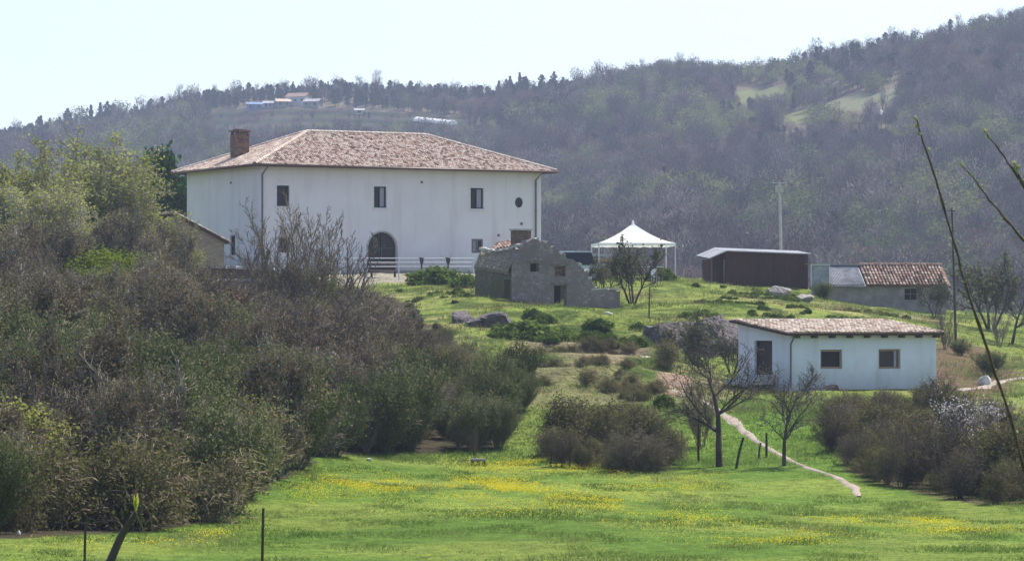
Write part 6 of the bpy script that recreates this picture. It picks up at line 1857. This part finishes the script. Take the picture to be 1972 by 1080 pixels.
# ------------------------------------------------------------------ things on the far hill
def far_house(px, row, W_, D_, H_, name, label, wallc, roofc, rz, cat='house', gable=True):
    p = hill_at(px, row); root = empty(name, p, rz, label, cat)
    mb = MB(); w_ = W_ / 2; d_ = D_ / 2
    mb.box((0, 0, H_ / 2 - 1), (W_, D_, H_ + 2))
    if gable:
        for y in (-d_, d_): mb.poly([(-w_, y, H_), (w_, y, H_), (0, y, H_ + W_ * .22)] if False else [(-w_, y, H_), (w_, y, H_), (w_, y, H_ + .01)])
    mb.build('wall', wallc, root)
    mb = MB(); o = .5; hr = D_ * .25
    mb.poly([(-w_ - o, -d_ - o, H_ - .1), (w_ + o, -d_ - o, H_ - .1), (w_ + o, 0, H_ + hr), (-w_ - o, 0, H_ + hr)], 0, .4)
    mb.poly([(w_ + o, d_ + o, H_ - .1), (-w_ - o, d_ + o, H_ - .1), (-w_ - o, 0, H_ + hr), (w_ + o, 0, H_ + hr)], 0, .5)
    for s in (-1, 1): mb.poly([(s * w_, -d_, H_), (s * w_, d_, H_), (s * w_, 0, H_ + hr - .05)], 0, .7)
    mb.build('roof', roofc, root)
    for x in np.linspace(-w_ + 1.4, w_ - 1.4, max(2, int(W_ / 3))):
        mb = MB(); mb.box((x, -d_ - .02, H_ * .55), (.9, .08, 1.1)); mb.build('window', M['glass'], root)
far_house(575, 203, 9, 7, 3.6, 'far_house', 'small far house with faded red roof on the hill above the farmhouse', M['coping'], M['tiles_red'], -.35)
far_house(603, 207, 7, 5, 2.4, 'far_shed', 'pale-roofed far shed right of the red-roofed far house', M['grey_plaster'], M['sheet'], -.4, 'shed')
far_house(545, 207, 6, 5, 2.4, 'far_shed', 'grey far shed left of the red-roofed far house', M['grey_plaster'], M['tiles_pale'], .2, 'shed')
blue = mat_noise('blue_sheeting', (0.06, 0.11, 0.22), (0.14, 0.22, 0.36), scale=1.2, rough=.6)
far_house(490, 212, 6.5, 4, 2.4, 'far_shed', 'blue-sheeted far shed at the left of the far hamlet', blue, blue, .15, 'shed')
far_house(518, 208, 4.5, 4, 2.0, 'far_shed', 'small whitish far shed beside the blue-sheeted one', M['sheet_grey'], M['sheet'], -.1, 'shed')
far_house(692, 220, 3.5, 3, 1.6, 'far_shed', 'tiny pale shed on the far terraces left of the long greenhouse', M['coping'], M['sheet'], 0, 'shed')
def greenhouse(px0, px1, row, label, h=1.8):
    a = hill_at(px0, row); b = hill_at(px1, row + 7); root = empty('greenhouse', a, math.atan2(b.y - a.y, b.x - a.x), label, 'greenhouse')
    L_ = math.hypot(b.x - a.x, b.y - a.y); mb = MB(); n = 8; sl = (b.z - a.z) / L_
    for i in range(n):
        t0, t1 = math.pi * i / n, math.pi * (i + 1) / n
        mb.poly([(0, math.cos(t0) * 2.4, math.sin(t0) * h), (L_, math.cos(t0) * 2.4, math.sin(t0) * h + sl * L_), (L_, math.cos(t1) * 2.4, math.sin(t1) * h + sl * L_), (0, math.cos(t1) * 2.4, math.sin(t1) * h)][::-1], 0, .5)
    for x in (0, L_): mb.poly([(x, math.cos(math.pi * i / n) * 2.4, math.sin(math.pi * i / n) * h + sl * x) for i in range(n + 1)], 0, .5)
    mb.build('plastic_cover', M['tent'], root)
    mb = MB()
    for x in np.linspace(0, L_, 9): mb.tube([(x, math.cos(math.pi * i / n) * 2.43, math.sin(math.pi * i / n) * (h + .03) + sl * x) for i in range(n + 1)], .05, 4)
    mb.build('hoops', M['white_metal'], root)
greenhouse(805, 872, 234, 'long white plastic greenhouse on the far terraces behind the farmhouse roof')
greenhouse(1692, 1716, 219, 'short white greenhouse at the right of the terraced clearing', 1.3)

# ------------------------------------------------------------------ haze
def haze():
    mb = MB(); mb.box((0, 1560, 120), (3400, 3500, 320))
    m, N, L = new_mat('haze_air')
    out = N.new('ShaderNodeOutputMaterial'); v = N.new('ShaderNodeVolumePrincipled')
    v.inputs['Color'].default_value = (0.66, 0.76, 1.0, 1)
    v.inputs['Density'].default_value = 0.00021
    v.inputs['Anisotropy'].default_value = 0.0
    L.new(v.outputs[0], out.inputs['Volume'])
    o = mb.build('haze', m); tag(o, 'thin blue spring haze over the valley', 'haze', kind='stuff')
haze()
